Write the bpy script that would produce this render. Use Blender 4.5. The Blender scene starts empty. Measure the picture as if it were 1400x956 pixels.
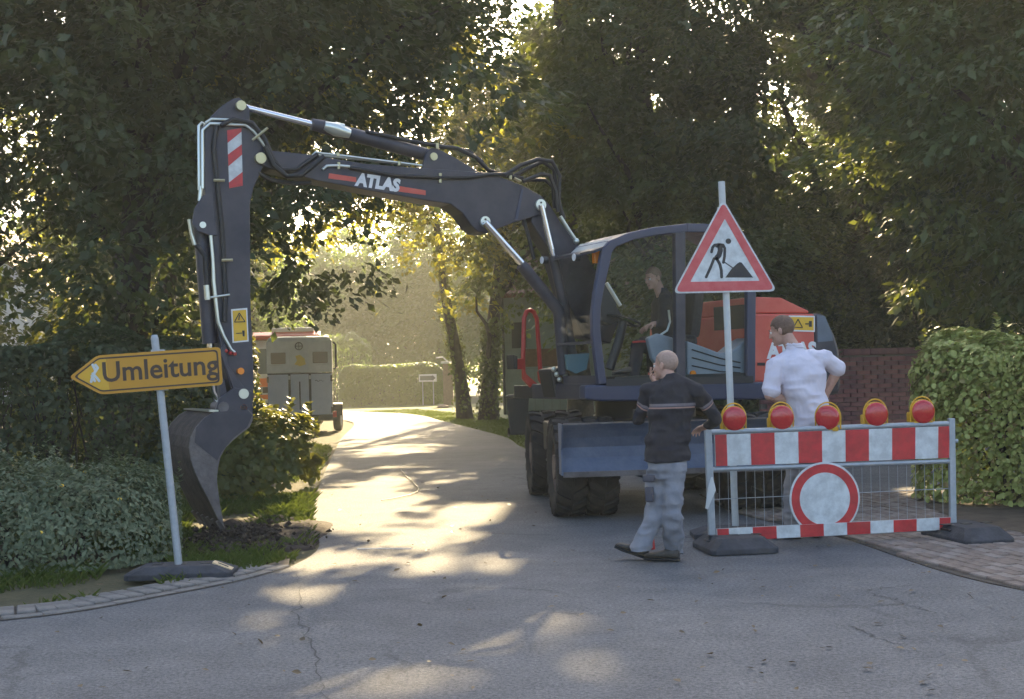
import bpy, math, random
import numpy as np
from mathutils import Vector, Matrix

random.seed(7)
RNG = np.random.default_rng(11)
S = bpy.context.scene
COL = S.collection

# ------------------------------------------------------------------ camera
CAM_H = 1.57
FPX = 1800.0                      # focal length in pixels of the 1400 px wide photograph
PITCH = math.atan(27 / FPX)
ROLL = math.radians(1.5)
_f = Vector((0, math.cos(PITCH), math.sin(PITCH)))
_r0 = Vector((1, 0, 0))
_u0 = _r0.cross(_f)
CR = (_r0 * math.cos(ROLL) - _u0 * math.sin(ROLL)).normalized()
CU = (_u0 * math.cos(ROLL) + _r0 * math.sin(ROLL)).normalized()
CF = _f.normalized()
CAM = Vector((0, 0, CAM_H))
cam_data = bpy.data.cameras.new("camera")
cam = bpy.data.objects.new("camera", cam_data)
COL.objects.link(cam)
cam.matrix_world = Matrix(((CR.x, CU.x, -CF.x, CAM.x), (CR.y, CU.y, -CF.y, CAM.y), (CR.z, CU.z, -CF.z, CAM.z), (0, 0, 0, 1)))
cam_data.sensor_width = 36.0
cam_data.lens = FPX / 1400 * 36.0
cam_data.clip_start = 0.05
cam_data.clip_end = 2000
S.camera = cam

# ------------------------------------------------------------------ sky, sun, exposure
SUN_EL, SUN_AZ = math.radians(27), math.radians(4)      # azimuth from +Y towards +X
SUN = Vector((math.sin(SUN_AZ) * math.cos(SUN_EL), math.cos(SUN_AZ) * math.cos(SUN_EL), math.sin(SUN_EL)))
world = bpy.data.worlds.new("World")
S.world = world
world.use_nodes = True
wn = world.node_tree
bg = wn.nodes["Background"]
sky = wn.nodes.new("ShaderNodeTexSky")
sky.sky_type = 'NISHITA'
sky.sun_disc = False
sky.sun_elevation = SUN_EL
sky.sun_rotation = SUN_AZ
sky.air_density = 0.85
sky.dust_density = 4.5
sky.ozone_density = 1.0
wn.links.new(sky.outputs[0], bg.inputs[0])
bg.inputs[1].default_value = 0.13
sun_l = bpy.data.lights.new("sun", 'SUN')
sun_l.energy = 5.0
sun_l.angle = math.radians(0.7)
sun_l.color = (1.0, 0.77, 0.44)
sun_o = bpy.data.objects.new("sun", sun_l)
COL.objects.link(sun_o)
sun_o.rotation_euler = (-SUN).to_track_quat('-Z', 'Y').to_euler()
S.view_settings.view_transform = 'Standard'
S.view_settings.look = 'None'
S.view_settings.exposure = 2.1
S.view_settings.gamma = 1.0
S.cycles.use_denoising = True
try:
    S.cycles.denoiser = 'OPENIMAGEDENOISE'
except Exception:
    pass
S.cycles.max_bounces = 6
S.cycles.diffuse_bounces = 3
S.cycles.glossy_bounces = 3
S.cycles.transmission_bounces = 5
S.cycles.transparent_max_bounces = 8
S.cycles.volume_bounces = 1
S.cycles.sample_clamp_indirect = 5.0
S.cycles.caustics_reflective = False
S.cycles.caustics_refractive = False

# ------------------------------------------------------------------ picture <-> world helpers
def ray(px, py):
    return (CF + CR * ((px - 700) / FPX) - CU * ((py - 478) / FPX)).normalized()
def on_plane(px, py, o, n):
    d = ray(px, py)
    t = (Vector(o) - CAM).dot(n) / d.dot(n)
    return CAM + d * t
def G(px, py, z=0.0):
    return on_plane(px, py, (0, 0, z), Vector((0, 0, 1)))
def at(px, py, y):
    return on_plane(px, py, (0, y, 0), Vector((0, 1, 0)))

# ------------------------------------------------------------------ mesh helpers
class MB:
    def __init__(s, M=None):
        s.v, s.f, s.mi, s.M = [], [], [], M
    def add(s, vs, fs, mi=0):
        o = len(s.v)
        if s.M is not None:
            vs = [s.M @ Vector(v) for v in vs]
        s.v.extend([tuple(v) for v in vs])
        s.f.extend([tuple(o + i for i in f) for f in fs])
        s.mi.extend([mi] * len(fs))
        return s
    def box(s, c, size, R=None, mi=0, taper=(1, 1)):
        c = Vector(c); x, y, z = [q / 2 for q in size]
        vs = []
        for sz in (-1, 1):
            tx, ty = (1, 1) if sz < 0 else taper
            for sx, sy in ((-1, -1), (1, -1), (1, 1), (-1, 1)):
                p = Vector((sx * x * tx, sy * y * ty, sz * z))
                vs.append(c + (R @ p if R is not None else p))
        return s.add(vs, [(3, 2, 1, 0), (4, 5, 6, 7), (0, 1, 5, 4), (1, 2, 6, 5), (2, 3, 7, 6), (3, 0, 4, 7)], mi)
    def tube(s, path, r, n=8, cap=True, mi=0, flat=None):
        path = [Vector(p) for p in path]
        rs = r if isinstance(r, (list, tuple)) else [r] * len(path)
        rings, vs, fs = [], [], []
        up = None
        for i, p in enumerate(path):
            a = path[max(0, i - 1)]; b = path[min(len(path) - 1, i + 1)]
            t = (b - a).normalized()
            if up is None:
                up = Vector((0, 0, 1)) if abs(t.z) < 0.9 else Vector((0, 1, 0))
            side = t.cross(up)
            if side.length < 1e-5:
                side = t.cross(Vector((1, 0, 0)))
            side.normalize(); up = side.cross(t).normalized()
            rr = rs[i]
            ra, rb = rr if isinstance(rr, (list, tuple)) else (rr, rr)
            for k in range(n):
                q = 2 * math.pi * (k + 0.5 * (n == 4)) / n
                vs.append(p + side * (math.cos(q) * ra) + up * (math.sin(q) * rb))
        for i in range(len(path) - 1):
            for k in range(n):
                a, b = i * n + k, i * n + (k + 1) % n
                fs.append((a, b, b + n, a + n))
        if cap:
            fs.append(tuple(range(n - 1, -1, -1)))
            fs.append(tuple(range((len(path) - 1) * n, len(path) * n)))
        return s.add(vs, fs, mi)
    def cyl(s, a, b, r0, r1=None, n=16, mi=0):
        return s.tube([a, b], [r0, r0 if r1 is None else r1], n, True, mi)
    def bar(s, a, b, w, h, up=(0, 0, 1), mi=0):
        a, b = Vector(a), Vector(b); t = (b - a).normalized()
        side = t.cross(Vector(up)).normalized(); u = side.cross(t)
        vs = [p + side * (sx * w / 2) + u * (sz * h / 2) for p in (a, b) for sx, sz in ((-1, -1), (1, -1), (1, 1), (-1, 1))]
        return s.add(vs, [(3, 2, 1, 0), (4, 5, 6, 7), (0, 1, 5, 4), (1, 2, 6, 5), (2, 3, 7, 6), (3, 0, 4, 7)], mi)
    def prism(s, near, far, mi=0):
        n = len(near)
        fs = [tuple(range(n)), tuple(range(2 * n - 1, n - 1, -1))]
        for i in range(n):
            j = (i + 1) % n
            fs.append((j, i, i + n, j + n))
        return s.add(list(near) + list(far), fs, mi)
    def ell(s, c, r, R=None, nu=16, nv=10, mi=0):
        c = Vector(c); vs, fs = [], []
        for j in range(nv + 1):
            ph = math.pi * j / nv
            for i in range(nu):
                th = 2 * math.pi * i / nu
                p = Vector((r[0] * math.sin(ph) * math.cos(th), r[1] * math.sin(ph) * math.sin(th), r[2] * math.cos(ph)))
                vs.append(c + (R @ p if R is not None else p))
        for j in range(nv):
            for i in range(nu):
                a = j * nu + i; b = j * nu + (i + 1) % nu
                fs.append((a, a + nu, b + nu, b))
        return s.add(vs, fs, mi)
    def rings(s, rings, closed=True, cap=True, mi=0):
        n = len(rings[0]); vs = [p for r in rings for p in r]; fs = []
        for i in range(len(rings) - 1):
            for k in range(n if closed else n - 1):
                a, b = i * n + k, i * n + (k + 1) % n
                fs.append((a, b, b + n, a + n))
        if cap and closed:
            fs.append(tuple(range(n - 1, -1, -1)))
            fs.append(tuple(range((len(rings) - 1) * n, len(rings) * n)))
        return s.add(vs, fs, mi)
    def lathe(s, prof, o, axis, n=32, mi=0, cap=False):
        axis = Vector(axis).normalized()
        a = axis.orthogonal().normalized(); b = axis.cross(a); o = Vector(o)
        return s.rings([[o + axis * h + (a * math.cos(2 * math.pi * k / n) + b * math.sin(2 * math.pi * k / n)) * r for k in range(n)] for r, h in prof], True, cap, mi)
    def build(s, name, mat, parent=None, smooth=None, bevel=0, origin=None, mats=None):
        me = bpy.data.meshes.new(name)
        o = Vector(origin) if origin is not None else (Vector(parent['_o']) if parent is not None and '_o' in parent else Vector((0, 0, 0)))
        me.from_pydata([(x - o.x, y - o.y, z - o.z) for x, y, z in s.v], [], s.f)
        for m in (mats or [mat]):
            me.materials.append(m)
        if mats:
            me.polygons.foreach_set('material_index', s.mi)
        me.update()
        me.validate()
        if smooth is not None:
            me.polygons.foreach_set('use_smooth', [True] * len(me.polygons))
            me.set_sharp_from_angle(angle=math.radians(smooth))
        ob = bpy.data.objects.new(name, me)
        COL.objects.link(ob)
        if parent is not None:
            ob.parent = parent
            ob['_o'] = list(o)
        else:
            ob.location = o
            ob['_o'] = list(o)
        if bevel:
            b = ob.modifiers.new('bevel', 'BEVEL'); b.width = bevel; b.segments = 2; b.limit_method = 'ANGLE'; b.angle_limit = math.radians(35)
        return ob

def tag(o, label=None, cat=None, group=None, kind=None):
    if label: o['label'] = label
    if cat: o['category'] = cat
    if group: o['group'] = group
    if kind: o['kind'] = kind
    return o
def thing(name, label, cat, loc=(0, 0, 0), group=None):
    o = bpy.data.objects.new(name, None)
    COL.objects.link(o)
    o.location = loc
    o.empty_display_size = 0.2
    o['_o'] = list(loc)
    return tag(o, label, cat, group)
def copy_tree(o, parent=None):
    c = o.copy(); COL.objects.link(c)
    if parent is not None: c.parent = parent
    for ch in list(o.children):
        copy_tree(ch, c)
    return c

# ------------------------------------------------------------------ materials
def pm(name, c1, rough=0.6, metal=0.0, c2=None, scale=8.0, bump=0.0, bscale=40.0, detail=4.0, coat=0.0, spec=0.5, contrast=0.35, obj=True, trans=0.0):
    m = bpy.data.materials.new(name); m.use_nodes = True
    nt = m.node_tree; p = nt.nodes["Principled BSDF"]
    p.inputs['Roughness'].default_value = rough
    p.inputs['Metallic'].default_value = metal
    p.inputs['Specular IOR Level'].default_value = spec
    p.inputs['Base Color'].default_value = (*c1, 1)
    if coat: p.inputs['Coat Weight'].default_value = coat
    if trans: p.inputs['Transmission Weight'].default_value = trans
    tc = nt.nodes.new('ShaderNodeTexCoord')
    co = tc.outputs['Object']
    if c2 is not None:
        nz = nt.nodes.new('ShaderNodeTexNoise'); nz.inputs['Scale'].default_value = scale; nz.inputs['Detail'].default_value = detail
        nz.inputs['Roughness'].default_value = 0.65
        nt.links.new(co, nz.inputs['Vector'])
        rp = nt.nodes.new('ShaderNodeValToRGB')
        rp.color_ramp.elements[0].position = 0.5 - contrast / 2; rp.color_ramp.elements[1].position = 0.5 + contrast / 2
        rp.color_ramp.elements[0].color = (*c1, 1); rp.color_ramp.elements[1].color = (*c2, 1)
        nt.links.new(nz.outputs['Fac'], rp.inputs['Fac'])
        nt.links.new(rp.outputs['Color'], p.inputs['Base Color'])
    if bump:
        nb = nt.nodes.new('ShaderNodeTexNoise'); nb.inputs['Scale'].default_value = bscale; nb.inputs['Detail'].default_value = 5
        nt.links.new(co, nb.inputs['Vector'])
        bp = nt.nodes.new('ShaderNodeBump'); bp.inputs['Strength'].default_value = bump; bp.inputs['Distance'].default_value = 0.02
        nt.links.new(nb.outputs['Fac'], bp.inputs['Height'])
        nt.links.new(bp.outputs['Normal'], p.inputs['Normal'])
    return m

def leaf_mat(name, dark, light, tr, trans=0.45, rough=0.45, warm=None):
    """dark/light: reflectance range picked per leaf; tr: colour of light passing through."""
    m = bpy.data.materials.new(name); m.use_nodes = True
    nt = m.node_tree; p = nt.nodes["Principled BSDF"]; out = nt.nodes['Material Output']
    p.inputs['Roughness'].default_value = rough
    p.inputs['Specular IOR Level'].default_value = 0.35
    ge = nt.nodes.new('ShaderNodeAttribute'); ge.attribute_name = 'tone'
    rp = nt.nodes.new('ShaderNodeValToRGB')
    rp.color_ramp.elements[0].color = (*dark, 1); rp.color_ramp.elements[1].color = (*light, 1)
    if warm:
        e = rp.color_ramp.elements.new(0.93); e.color = (*light, 1)
        rp.color_ramp.elements[-1].position = 0.97; rp.color_ramp.elements[-1].color = (*warm, 1)
    nt.links.new(ge.outputs['Fac'], rp.inputs['Fac'])
    nt.links.new(rp.outputs['Color'], p.inputs['Base Color'])
    tl = nt.nodes.new('ShaderNodeBsdfTranslucent'); tl.inputs['Color'].default_value = (*tr, 1)
    mx = nt.nodes.new('ShaderNodeMixShader'); mx.inputs[0].default_value = trans
    nt.links.new(p.outputs[0], mx.inputs[1]); nt.links.new(tl.outputs[0], mx.inputs[2])
    nt.links.new(mx.outputs[0], out.inputs['Surface'])
    return m
# ------------------------------------------------------------------ ground materials
def asphalt_mat(name, lo, hi, crack=0.6):
    m = bpy.data.materials.new(name); m.use_nodes = True
    nt = m.node_tree; N = nt.nodes.new; L = nt.links.new
    p = nt.nodes["Principled BSDF"]; p.inputs['Roughness'].default_value = 0.8; p.inputs['Specular IOR Level'].default_value = 0.3
    tc = N('ShaderNodeTexCoord'); co = tc.outputs['Object']
    def noise(sc, det=4, rough=0.6, vec=co):
        n = N('ShaderNodeTexNoise'); n.inputs['Scale'].default_value = sc; n.inputs['Detail'].default_value = det; n.inputs['Roughness'].default_value = rough
        L(vec, n.inputs['Vector']); return n
    def mix(a, b, f, mode='MIX'):
        x = N('ShaderNodeMix'); x.data_type = 'RGBA'; x.blend_type = mode
        for k, q in ((6, a), (7, b), (0, f)):
            if isinstance(q, (int, float)): x.inputs[k].default_value = q
            elif isinstance(q, tuple): x.inputs[k].default_value = (*q, 1)
            else: L(q, x.inputs[k])
        return x.outputs[2]
    def ramp(src, a, b, ca=(0, 0, 0), cb=(1, 1, 1)):
        r = N('ShaderNodeValToRGB'); r.color_ramp.elements[0].position = a; r.color_ramp.elements[1].position = b
        r.color_ramp.elements[0].color = (*ca, 1); r.color_ramp.elements[1].color = (*cb, 1); L(src, r.inputs['Fac']); return r.outputs['Color']
    big = noise(0.35, 5, 0.6); mid = noise(2.2, 6, 0.75); fine = noise(140, 2, 0.7); grit = noise(42, 3, 0.75)
    c = ramp(big.outputs['Fac'], 0.35, 0.65, lo, hi)
    c = mix(c, ramp(mid.outputs['Fac'], 0.3, 0.7, (0.75, 0.75, 0.76), (1.2, 1.19, 1.17)), 1.0, 'MULTIPLY')
    sp = ramp(fine.outputs['Fac'], 0.38, 0.68, (0.55, 0.55, 0.56), (1.7, 1.68, 1.62))
    c = mix(c, sp, 0.55, 'MULTIPLY')
    c = mix(c, ramp(grit.outputs['Fac'], 0.34, 0.66, (0.50, 0.50, 0.51), (1.55, 1.54, 1.50)), 0.85, 'MULTIPLY')
    # cracks
    wp = noise(0.9, 4, 0.6)
    va = N('ShaderNodeVectorMath'); va.operation = 'MULTIPLY_ADD'; L(wp.outputs['Color'], va.inputs[0]); va.inputs[1].default_value = (0.9, 0.9, 0); L(co, va.inputs[2])
    vo = N('ShaderNodeTexVoronoi'); vo.feature = 'DISTANCE_TO_EDGE'; vo.inputs['Scale'].default_value = 0.30; L(va.outputs[0], vo.inputs['Vector'])
    cr = ramp(vo.outputs['Distance'], 0.004, 0.012)
    msk = ramp(noise(0.5, 3).outputs['Fac'], 0.48, 0.60)
    inv = N('ShaderNodeInvert'); L(cr, inv.inputs['Color'])
    fm = mix((0, 0, 0), inv.outputs['Color'], msk)
    fs = N('ShaderNodeMath'); fs.operation = 'MULTIPLY'; L(fm, fs.inputs[0]); fs.inputs[1].default_value = crack
    c = mix(c, (0.018, 0.017, 0.016), fs.outputs[0])
    # oily dark stains and pale dust
    st = ramp(noise(1.1, 6, 0.7).outputs['Fac'], 0.60, 0.74)
    s2 = N('ShaderNodeMath'); s2.operation = 'MULTIPLY'; L(st, s2.inputs[0]); s2.inputs[1].default_value = 0.35
    c = mix(c, (0.035, 0.034, 0.034), s2.outputs[0])
    L(c, p.inputs['Base Color'])
    bp = N('ShaderNodeBump'); bp.inputs['Strength'].default_value = 0.8; bp.inputs['Distance'].default_value = 0.015
    L(grit.outputs['Fac'], bp.inputs['Height']); L(bp.outputs['Normal'], p.inputs['Normal'])
    return m

M = {}
M['asphalt'] = asphalt_mat('asphalt', (0.118, 0.122, 0.128), (0.160, 0.162, 0.164), 0.32)
M['drive'] = asphalt_mat('driveway_asphalt', (0.13, 0.13, 0.135), (0.17, 0.168, 0.165), 0.2)
M['soil'] = pm('soil', (0.050, 0.036, 0.024), 0.95, c2=(0.115, 0.085, 0.055), scale=5, bump=0.8, bscale=18)
M['darksoil'] = pm('fresh_soil', (0.022, 0.015, 0.011), 0.95, c2=(0.055, 0.038, 0.026), scale=9, bump=1.0, bscale=25)
M['lawn'] = pm('lawn', (0.055, 0.085, 0.018), 0.9, c2=(0.115, 0.125, 0.035), scale=1.6, bump=0.8, bscale=30)
M['verge'] = pm('verge_earth', (0.050, 0.050, 0.020), 0.95, c2=(0.105, 0.090, 0.042), scale=3.5, bump=0.9, bscale=30)
M['paver'] = pm('kerb_stone', (0.125, 0.116, 0.105), 0.85, c2=(0.235, 0.22, 0.20), scale=6, bump=0.5, bscale=60)
M['brick_pave'] = pm('paving_brick', (0.150, 0.110, 0.088), 0.85, c2=(0.235, 0.185, 0.150), scale=9, bump=0.4, bscale=60)
M['brick_pave2'] = pm('paving_brick_pale', (0.205, 0.165, 0.138), 0.85, c2=(0.29, 0.245, 0.21), scale=9, bump=0.4, bscale=60)
M['sand'] = pm('joint_sand', (0.040, 0.034, 0.027), 0.95, c2=(0.085, 0.070, 0.055), scale=12)

def sheet(name, pts, z, mat, kind='structure'):
    me = bpy.data.meshes.new(name)
    me.from_pydata([(p[0], p[1], z) for p in pts], [], [tuple(range(len(pts)))])
    me.materials.append(mat); me.update()
    if me.polygons[0].normal.z < 0:
        me.flip_normals()
    o = bpy.data.objects.new(name, me); COL.objects.link(o)
    o['kind'] = kind
    return o
def smooth_path(P, n=6):
    P = [Vector((p[0], p[1], 0)) for p in P]; out = []
    for i in range(len(P) - 1):
        p0, p1, p2, p3 = P[max(i - 1, 0)], P[i], P[i + 1], P[min(i + 2, len(P) - 1)]
        for k in range(n):
            t = k / n
            out.append(0.5 * ((2 * p1) + (p2 - p0) * t + (2 * p0 - 5 * p1 + 4 * p2 - p3) * t * t + (3 * p1 - p0 - 3 * p2 + p3) * t ** 3))
    out.append(P[-1]); return out

# terrain sheet with faint swells, a few centimetres below the road
def terrain():
    n = 90; xs = np.linspace(-150, 150, n); ys = np.linspace(-60, 170, n)
    X, Y = np.meshgrid(xs, ys)
    Z = -0.03 + 0 * X
    v = np.stack([X, Y, Z], -1).reshape(-1, 3)
    f = [(j * n + i, j * n + i + 1, (j + 1) * n + i + 1, (j + 1) * n + i) for j in range(n - 1) for i in range(n - 1)]
    me = bpy.data.meshes.new('ground'); me.from_pydata(v.tolist(), [], f); me.materials.append(M['verge']); me.update()
    o = bpy.data.objects.new('ground', me); COL.objects.link(o); o['kind'] = 'structure'
terrain()

# road outline, read off the ground: left kerb, far lane, right edge
kerb_px = [(-260, 868), (-120, 860), (0, 849), (110, 836), (230, 814), (330, 794), (395, 776)]
kerb_line = smooth_path([G(*p) for p in kerb_px], 8)
lane_left = smooth_path([G(395, 776), G(436, 748), G(428, 705), G(440, 655), G(464, 603), G(474, 575), (-9.5, 46), (-13, 58), (-17, 66)], 6)
lane_right = smooth_path([(-10, 70), (-7.5, 57), G(560, 566), G(610, 577), G(655, 588), G(694, 599), G(735, 618), (2.5, 21.5), (4.2, 20.2)], 6)
edge_px = [(955, 676), (1010, 703), (1150, 736), (1400, 808)]
edge_line = smooth_path([G(*p) for p in edge_px] + [(5.2, 6.6), (9, 2.5)], 8)
road_pts = list(kerb_line)[:-1] + list(lane_left) + list(lane_right) + [Vector((4.9, 17.2, 0)), Vector((2.6, 16.2, 0))] + list(edge_line) + [Vector((14, -1, 0)), Vector((14, -14, 0)), Vector((-14, -14, 0)), Vector((-14, 4.5, 0))]
ROAD = sheet('road', road_pts, 0.0, M['asphalt'])
M['crack'] = pm('tar_crack', (0.045, 0.044, 0.044), 0.95, c2=(0.09, 0.088, 0.086), scale=12)
def crack(px, w, seed):
    rng = np.random.default_rng(seed); P = smooth_path([G(*p) for p in px], 7); vs, fs = [], []
    for i, p in enumerate(P):
        d = (P[min(i + 1, len(P) - 1)] - P[max(i - 1, 0)]).normalized(); nn_ = Vector((-d.y, d.x, 0)); c = p + nn_ * rng.normal() * .018; h = w * rng.uniform(.15, 1.2) * (.3 + .7 * math.sin(math.pi * i / (len(P) - 1)))
        vs += [c + nn_ * h + Vector((0, 0, .0035)), c - nn_ * h + Vector((0, 0, .0035))]
    for i in range(len(P) - 1): fs.append((2 * i, 2 * i + 1, 2 * i + 3, 2 * i + 2))
    b = MB(); b.add(vs, fs); o = b.build('crack', M['crack'], ROAD); o['kind'] = 'structure'
crack([(404, 785), (412, 815), (408, 845), (428, 880), (437, 920), (449, 962)], .006, 1); crack([(1300, 797), (1240, 801), (1195, 806), (1172, 808)], .007, 2); crack([(1186, 806), (1200, 815), (1225, 820), (1236, 826), (1212, 828)], .009, 3)
crack([(1236, 827), (1262, 832), (1278, 840)], .009, 4); crack([(1152, 855), (1178, 862), (1200, 872), (1240, 884)], .010, 5); crack([(560, 820), (590, 826), (640, 822)], .007, 6); crack([(700, 845), (770, 838), (830, 842)], .006, 7)
sheet('driveway', [(2.2, 15.4), (5.4, 15.6), (9.5, 15.2), (9.5, 23.4), (4.4, 23.4), (2.6, 20)], 0.004, M['drive'])
sheet('lawn', [tuple(p[:2]) for p in lane_right[:-6]] + [(2.6, 26), (2.2, 48), (-2, 62), (-9, 70)], -0.012, M['lawn'])
# bare earth under the right hedge
sheet('hedge_soil', [G(1262, 694)[:2], G(1310, 716)[:2], G(1420, 738)[:2], (9, 9.5), (9, 15.1), (5.2, 15.2)], 0.034, M['soil'])

def stone_mesh(name, l, w, h, mats):
    b = MB(); i = min(l, w) * 0.06
    pts = []
    for z, k in ((-h, 0), (-0.008, 0), (0, i)):
        pts.append([Vector((-l / 2 + k, -w / 2 + k, z)), Vector((l / 2 - k, -w / 2 + k, z)), Vector((l / 2 - k, w / 2 - k, z)), Vector((-l / 2 + k, w / 2 - k, z))])
    b.rings(pts)
    o = b.build(name, mats); me = o.data
    bpy.data.objects.remove(o)
    return me

# kerb pavers: one row laid across and an edging row along the road, each stone its own object
kerb = tag(sheet('kerb_bed', [p + Vector((0, -0.02, 0)) for p in kerb_line] + [p + Vector((-0.08, 0.52, 0)) for p in reversed(kerb_line)], 0.006, M['sand']), kind='structure')
pav = stone_mesh('paver', 0.122, 0.31, 0.05, M['paver'])
edg = stone_mesh('edging_stone', 0.255, 0.10, 0.05, M['paver'])
def along(path, step):
    out, acc = [], 0.0
    for a, b in zip(path[:-1], path[1:]):
        L = (b - a).length; d = (b - a).normalized()
        while acc < L:
            out.append((a + d * acc, d)); acc += step
        acc -= L
    return out
def put_stone(me, name, p, ang, z, parent):
    o = bpy.data.objects.new(name, me); COL.objects.link(o); o.parent = parent
    o.location = (p.x, p.y, z - parent.location.z); o.rotation_euler = (random.uniform(-.012, .012), random.uniform(-.012, .012), ang)
    return o
for p, d in along(kerb_line[10:], 0.150):
    nrm = Vector((-d.y, d.x, 0)); a = math.atan2(d.y, d.x)
    put_stone(pav, 'paver', p + nrm * (0.29 + random.uniform(-.006, .006)), a - 0.12 + random.uniform(-.03, .03), 0.018 + random.uniform(-.006, .006), kerb)
for p, d in along(kerb_line[10:], 0.268):
    nrm = Vector((-d.y, d.x, 0)); a = math.atan2(d.y, d.x)
    put_stone(edg, 'edging_stone', p + nrm * 0.065, a + random.uniform(-.01, .01), 0.012 + random.uniform(-.004, .004), kerb)

# brick paving to the right of the road: nearest 300 bricks singly, the others joined
pz = [G(*p) for p in edge_px]
zone = [Vector((p.x, p.y)) for p in edge_line[:-6]] + [Vector((9.0, 4.6)), Vector((9.0, 15.2)), Vector((5.4, 15.58)), Vector((2.25, 15.38))]
paving = sheet('brick_paving', [tuple(p) for p in zone], 0.006, M['sand'])
def inside(p, poly):
    c = False; n = len(poly); j = n - 1
    for i in range(n):
        a, b = poly[i], poly[j]
        if (a[1] > p[1]) != (b[1] > p[1]) and p[0] < (b[0] - a[0]) * (p[1] - a[1]) / (b[1] - a[1]) + a[0]:
            c = not c
        j = i
    return c
ed = (pz[3] - pz[1]); ed.z = 0; ed.normalize(); en = Vector((-ed.y, ed.x, 0))
if en.y < 0: en = -en
ea = math.atan2(ed.y, ed.x)
spots = []
o0 = pz[1]
for r in range(-40, 75):
    for c in range(-40, 70):
        p = o0 + en * (r * 0.109 + 0.06) + ed * ((c + 0.5 * (r % 2)) * 0.212)
        q = Vector((p.x, p.y)); ok = all(inside(Vector((p.x, p.y)) + Vector((ed.x, ed.y)) * sx * 0.09 + Vector((en.x, en.y)) * sy * .04, zone) for sx in (-1, 1) for sy in (-1, 1))
        if ok and p.y > 3.0 and p.x < 8.8 and abs(p.x / p.y) < 1.1:
            spots.append(p)
def in_view_key(p):
    v = abs(p.x) / p.y < 0.40 and p.y > 6.0
    return (0 if v else 1, p.length)
spots.sort(key=in_view_key)
pbs = [stone_mesh('brick', 0.20, 0.098, 0.05, M['brick_pave']), stone_mesh('brick', 0.20, 0.098, 0.05, M['brick_pave2'])]
for p in spots[:290]:
    put_stone(random.choice(pbs), 'brick', p, ea + random.uniform(-.02, .02), 0.026 + random.uniform(-.004, .005), paving)
rest = MB()
for p in spots[290:4200]:
    R = Matrix.Rotation(ea + random.uniform(-.02, .02), 3, 'Z')
    rest.box((p.x, p.y, 0.012 + random.uniform(-.004, .005)), (0.20, 0.098, 0.028), R, random.randint(0, 1), (0.95, 0.92))
ro = rest.build('paving_bricks', None, paving, mats=[M['brick_pave'], M['brick_pave2']]); ro['kind'] = 'stuff'
ro.location.z = 0.0

# ------------------------------------------------------------------ brick garden wall
M['wbrick'] = pm('wall_brick', (0.165, 0.058, 0.056), 0.8, c2=(0.27, 0.105, 0.095), scale=5, bump=0.4, bscale=50)
M['wbrick2'] = pm('wall_brick_dark', (0.115, 0.047, 0.052), 0.8, c2=(0.195, 0.080, 0.078), scale=5, bump=0.4, bscale=50)
M['mortar'] = pm('mortar', (0.13, 0.115, 0.11), 0.95, c2=(0.19, 0.17, 0.16), scale=15)
wall = thing('brick_wall', 'low dark red brick garden wall with flat capping behind the excavator and hedge', 'wall', (7.0, 24.0, 0))
b = MB(); b.box((7.0, 24.06, 0.83), (5.0, 0.20, 1.66)); b.build('mortar_core', M['mortar'], wall)
b = MB()
for i in range(10):
    b.box((4.75 + i * 0.5, 24.05, 1.72), (0.494, 0.32, 0.115), None)
b.build('capping', M['wbrick2'], wall, bevel=0.008)
wb = []
for mt in ('wbrick', 'wbrick2'):
    t = MB(); t.box((0, 0, 0), (0.24, 0.10, 0.071)); o = t.build('brick', M[mt]); wb.append(o.data); bpy.data.objects.remove(o)
small = MB(); nb = 0
for r in range(20):
    for c in range(22):
        x = 4.60 + c * 0.252 + 0.126 * (r % 2); z = 0.04 + r * 0.0815
        if x < 4.55 or x > 9.4: continue
        px = 700 + 1800 * x / 24
        if px < 1262 and nb < 295:
            o = bpy.data.objects.new('brick', random.choice(wb)); COL.objects.link(o); o.parent = wall
            o.location = (x - 7.0, -0.075 + random.uniform(-.004, .004), z); nb += 1
        else:
            small.box((x, 23.925 + random.uniform(-.004, .004), z), (0.24, 0.10, 0.071), None, random.randint(0, 1))
so = small.build('wall_bricks', None, wall, mats=[M['wbrick'], M['wbrick2']]); so['kind'] = 'stuff'
# ------------------------------------------------------------------ foliage
def vnoise(P, sc, seed=0):
    """cheap smooth value noise, 0..1"""
    rs = np.random.default_rng(seed); T = rs.random(4096)
    Q = P * sc; i = np.floor(Q).astype(np.int64); f = Q - i; f = f * f * (3 - 2 * f)
    def h(a): return T[(a[:, 0] * 73856093 ^ a[:, 1] * 19349663 ^ (a[:, 2] * 83492791 if a.shape[1] > 2 else 0)) & 4095]
    out = 0
    if P.shape[1] == 2:
        for dx in (0, 1):
            for dy in (0, 1):
                w = (f[:, 0] if dx else 1 - f[:, 0]) * (f[:, 1] if dy else 1 - f[:, 1])
                out = out + w * h(i + np.array([dx, dy]))
        return out
    for dx in (0, 1):
        for dy in (0, 1):
            for dz in (0, 1):
                w = (f[:, 0] if dx else 1 - f[:, 0]) * (f[:, 1] if dy else 1 - f[:, 1]) * (f[:, 2] if dz else 1 - f[:, 2])
                out = out + w * h(i + np.array([dx, dy, dz]))
    return out

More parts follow.
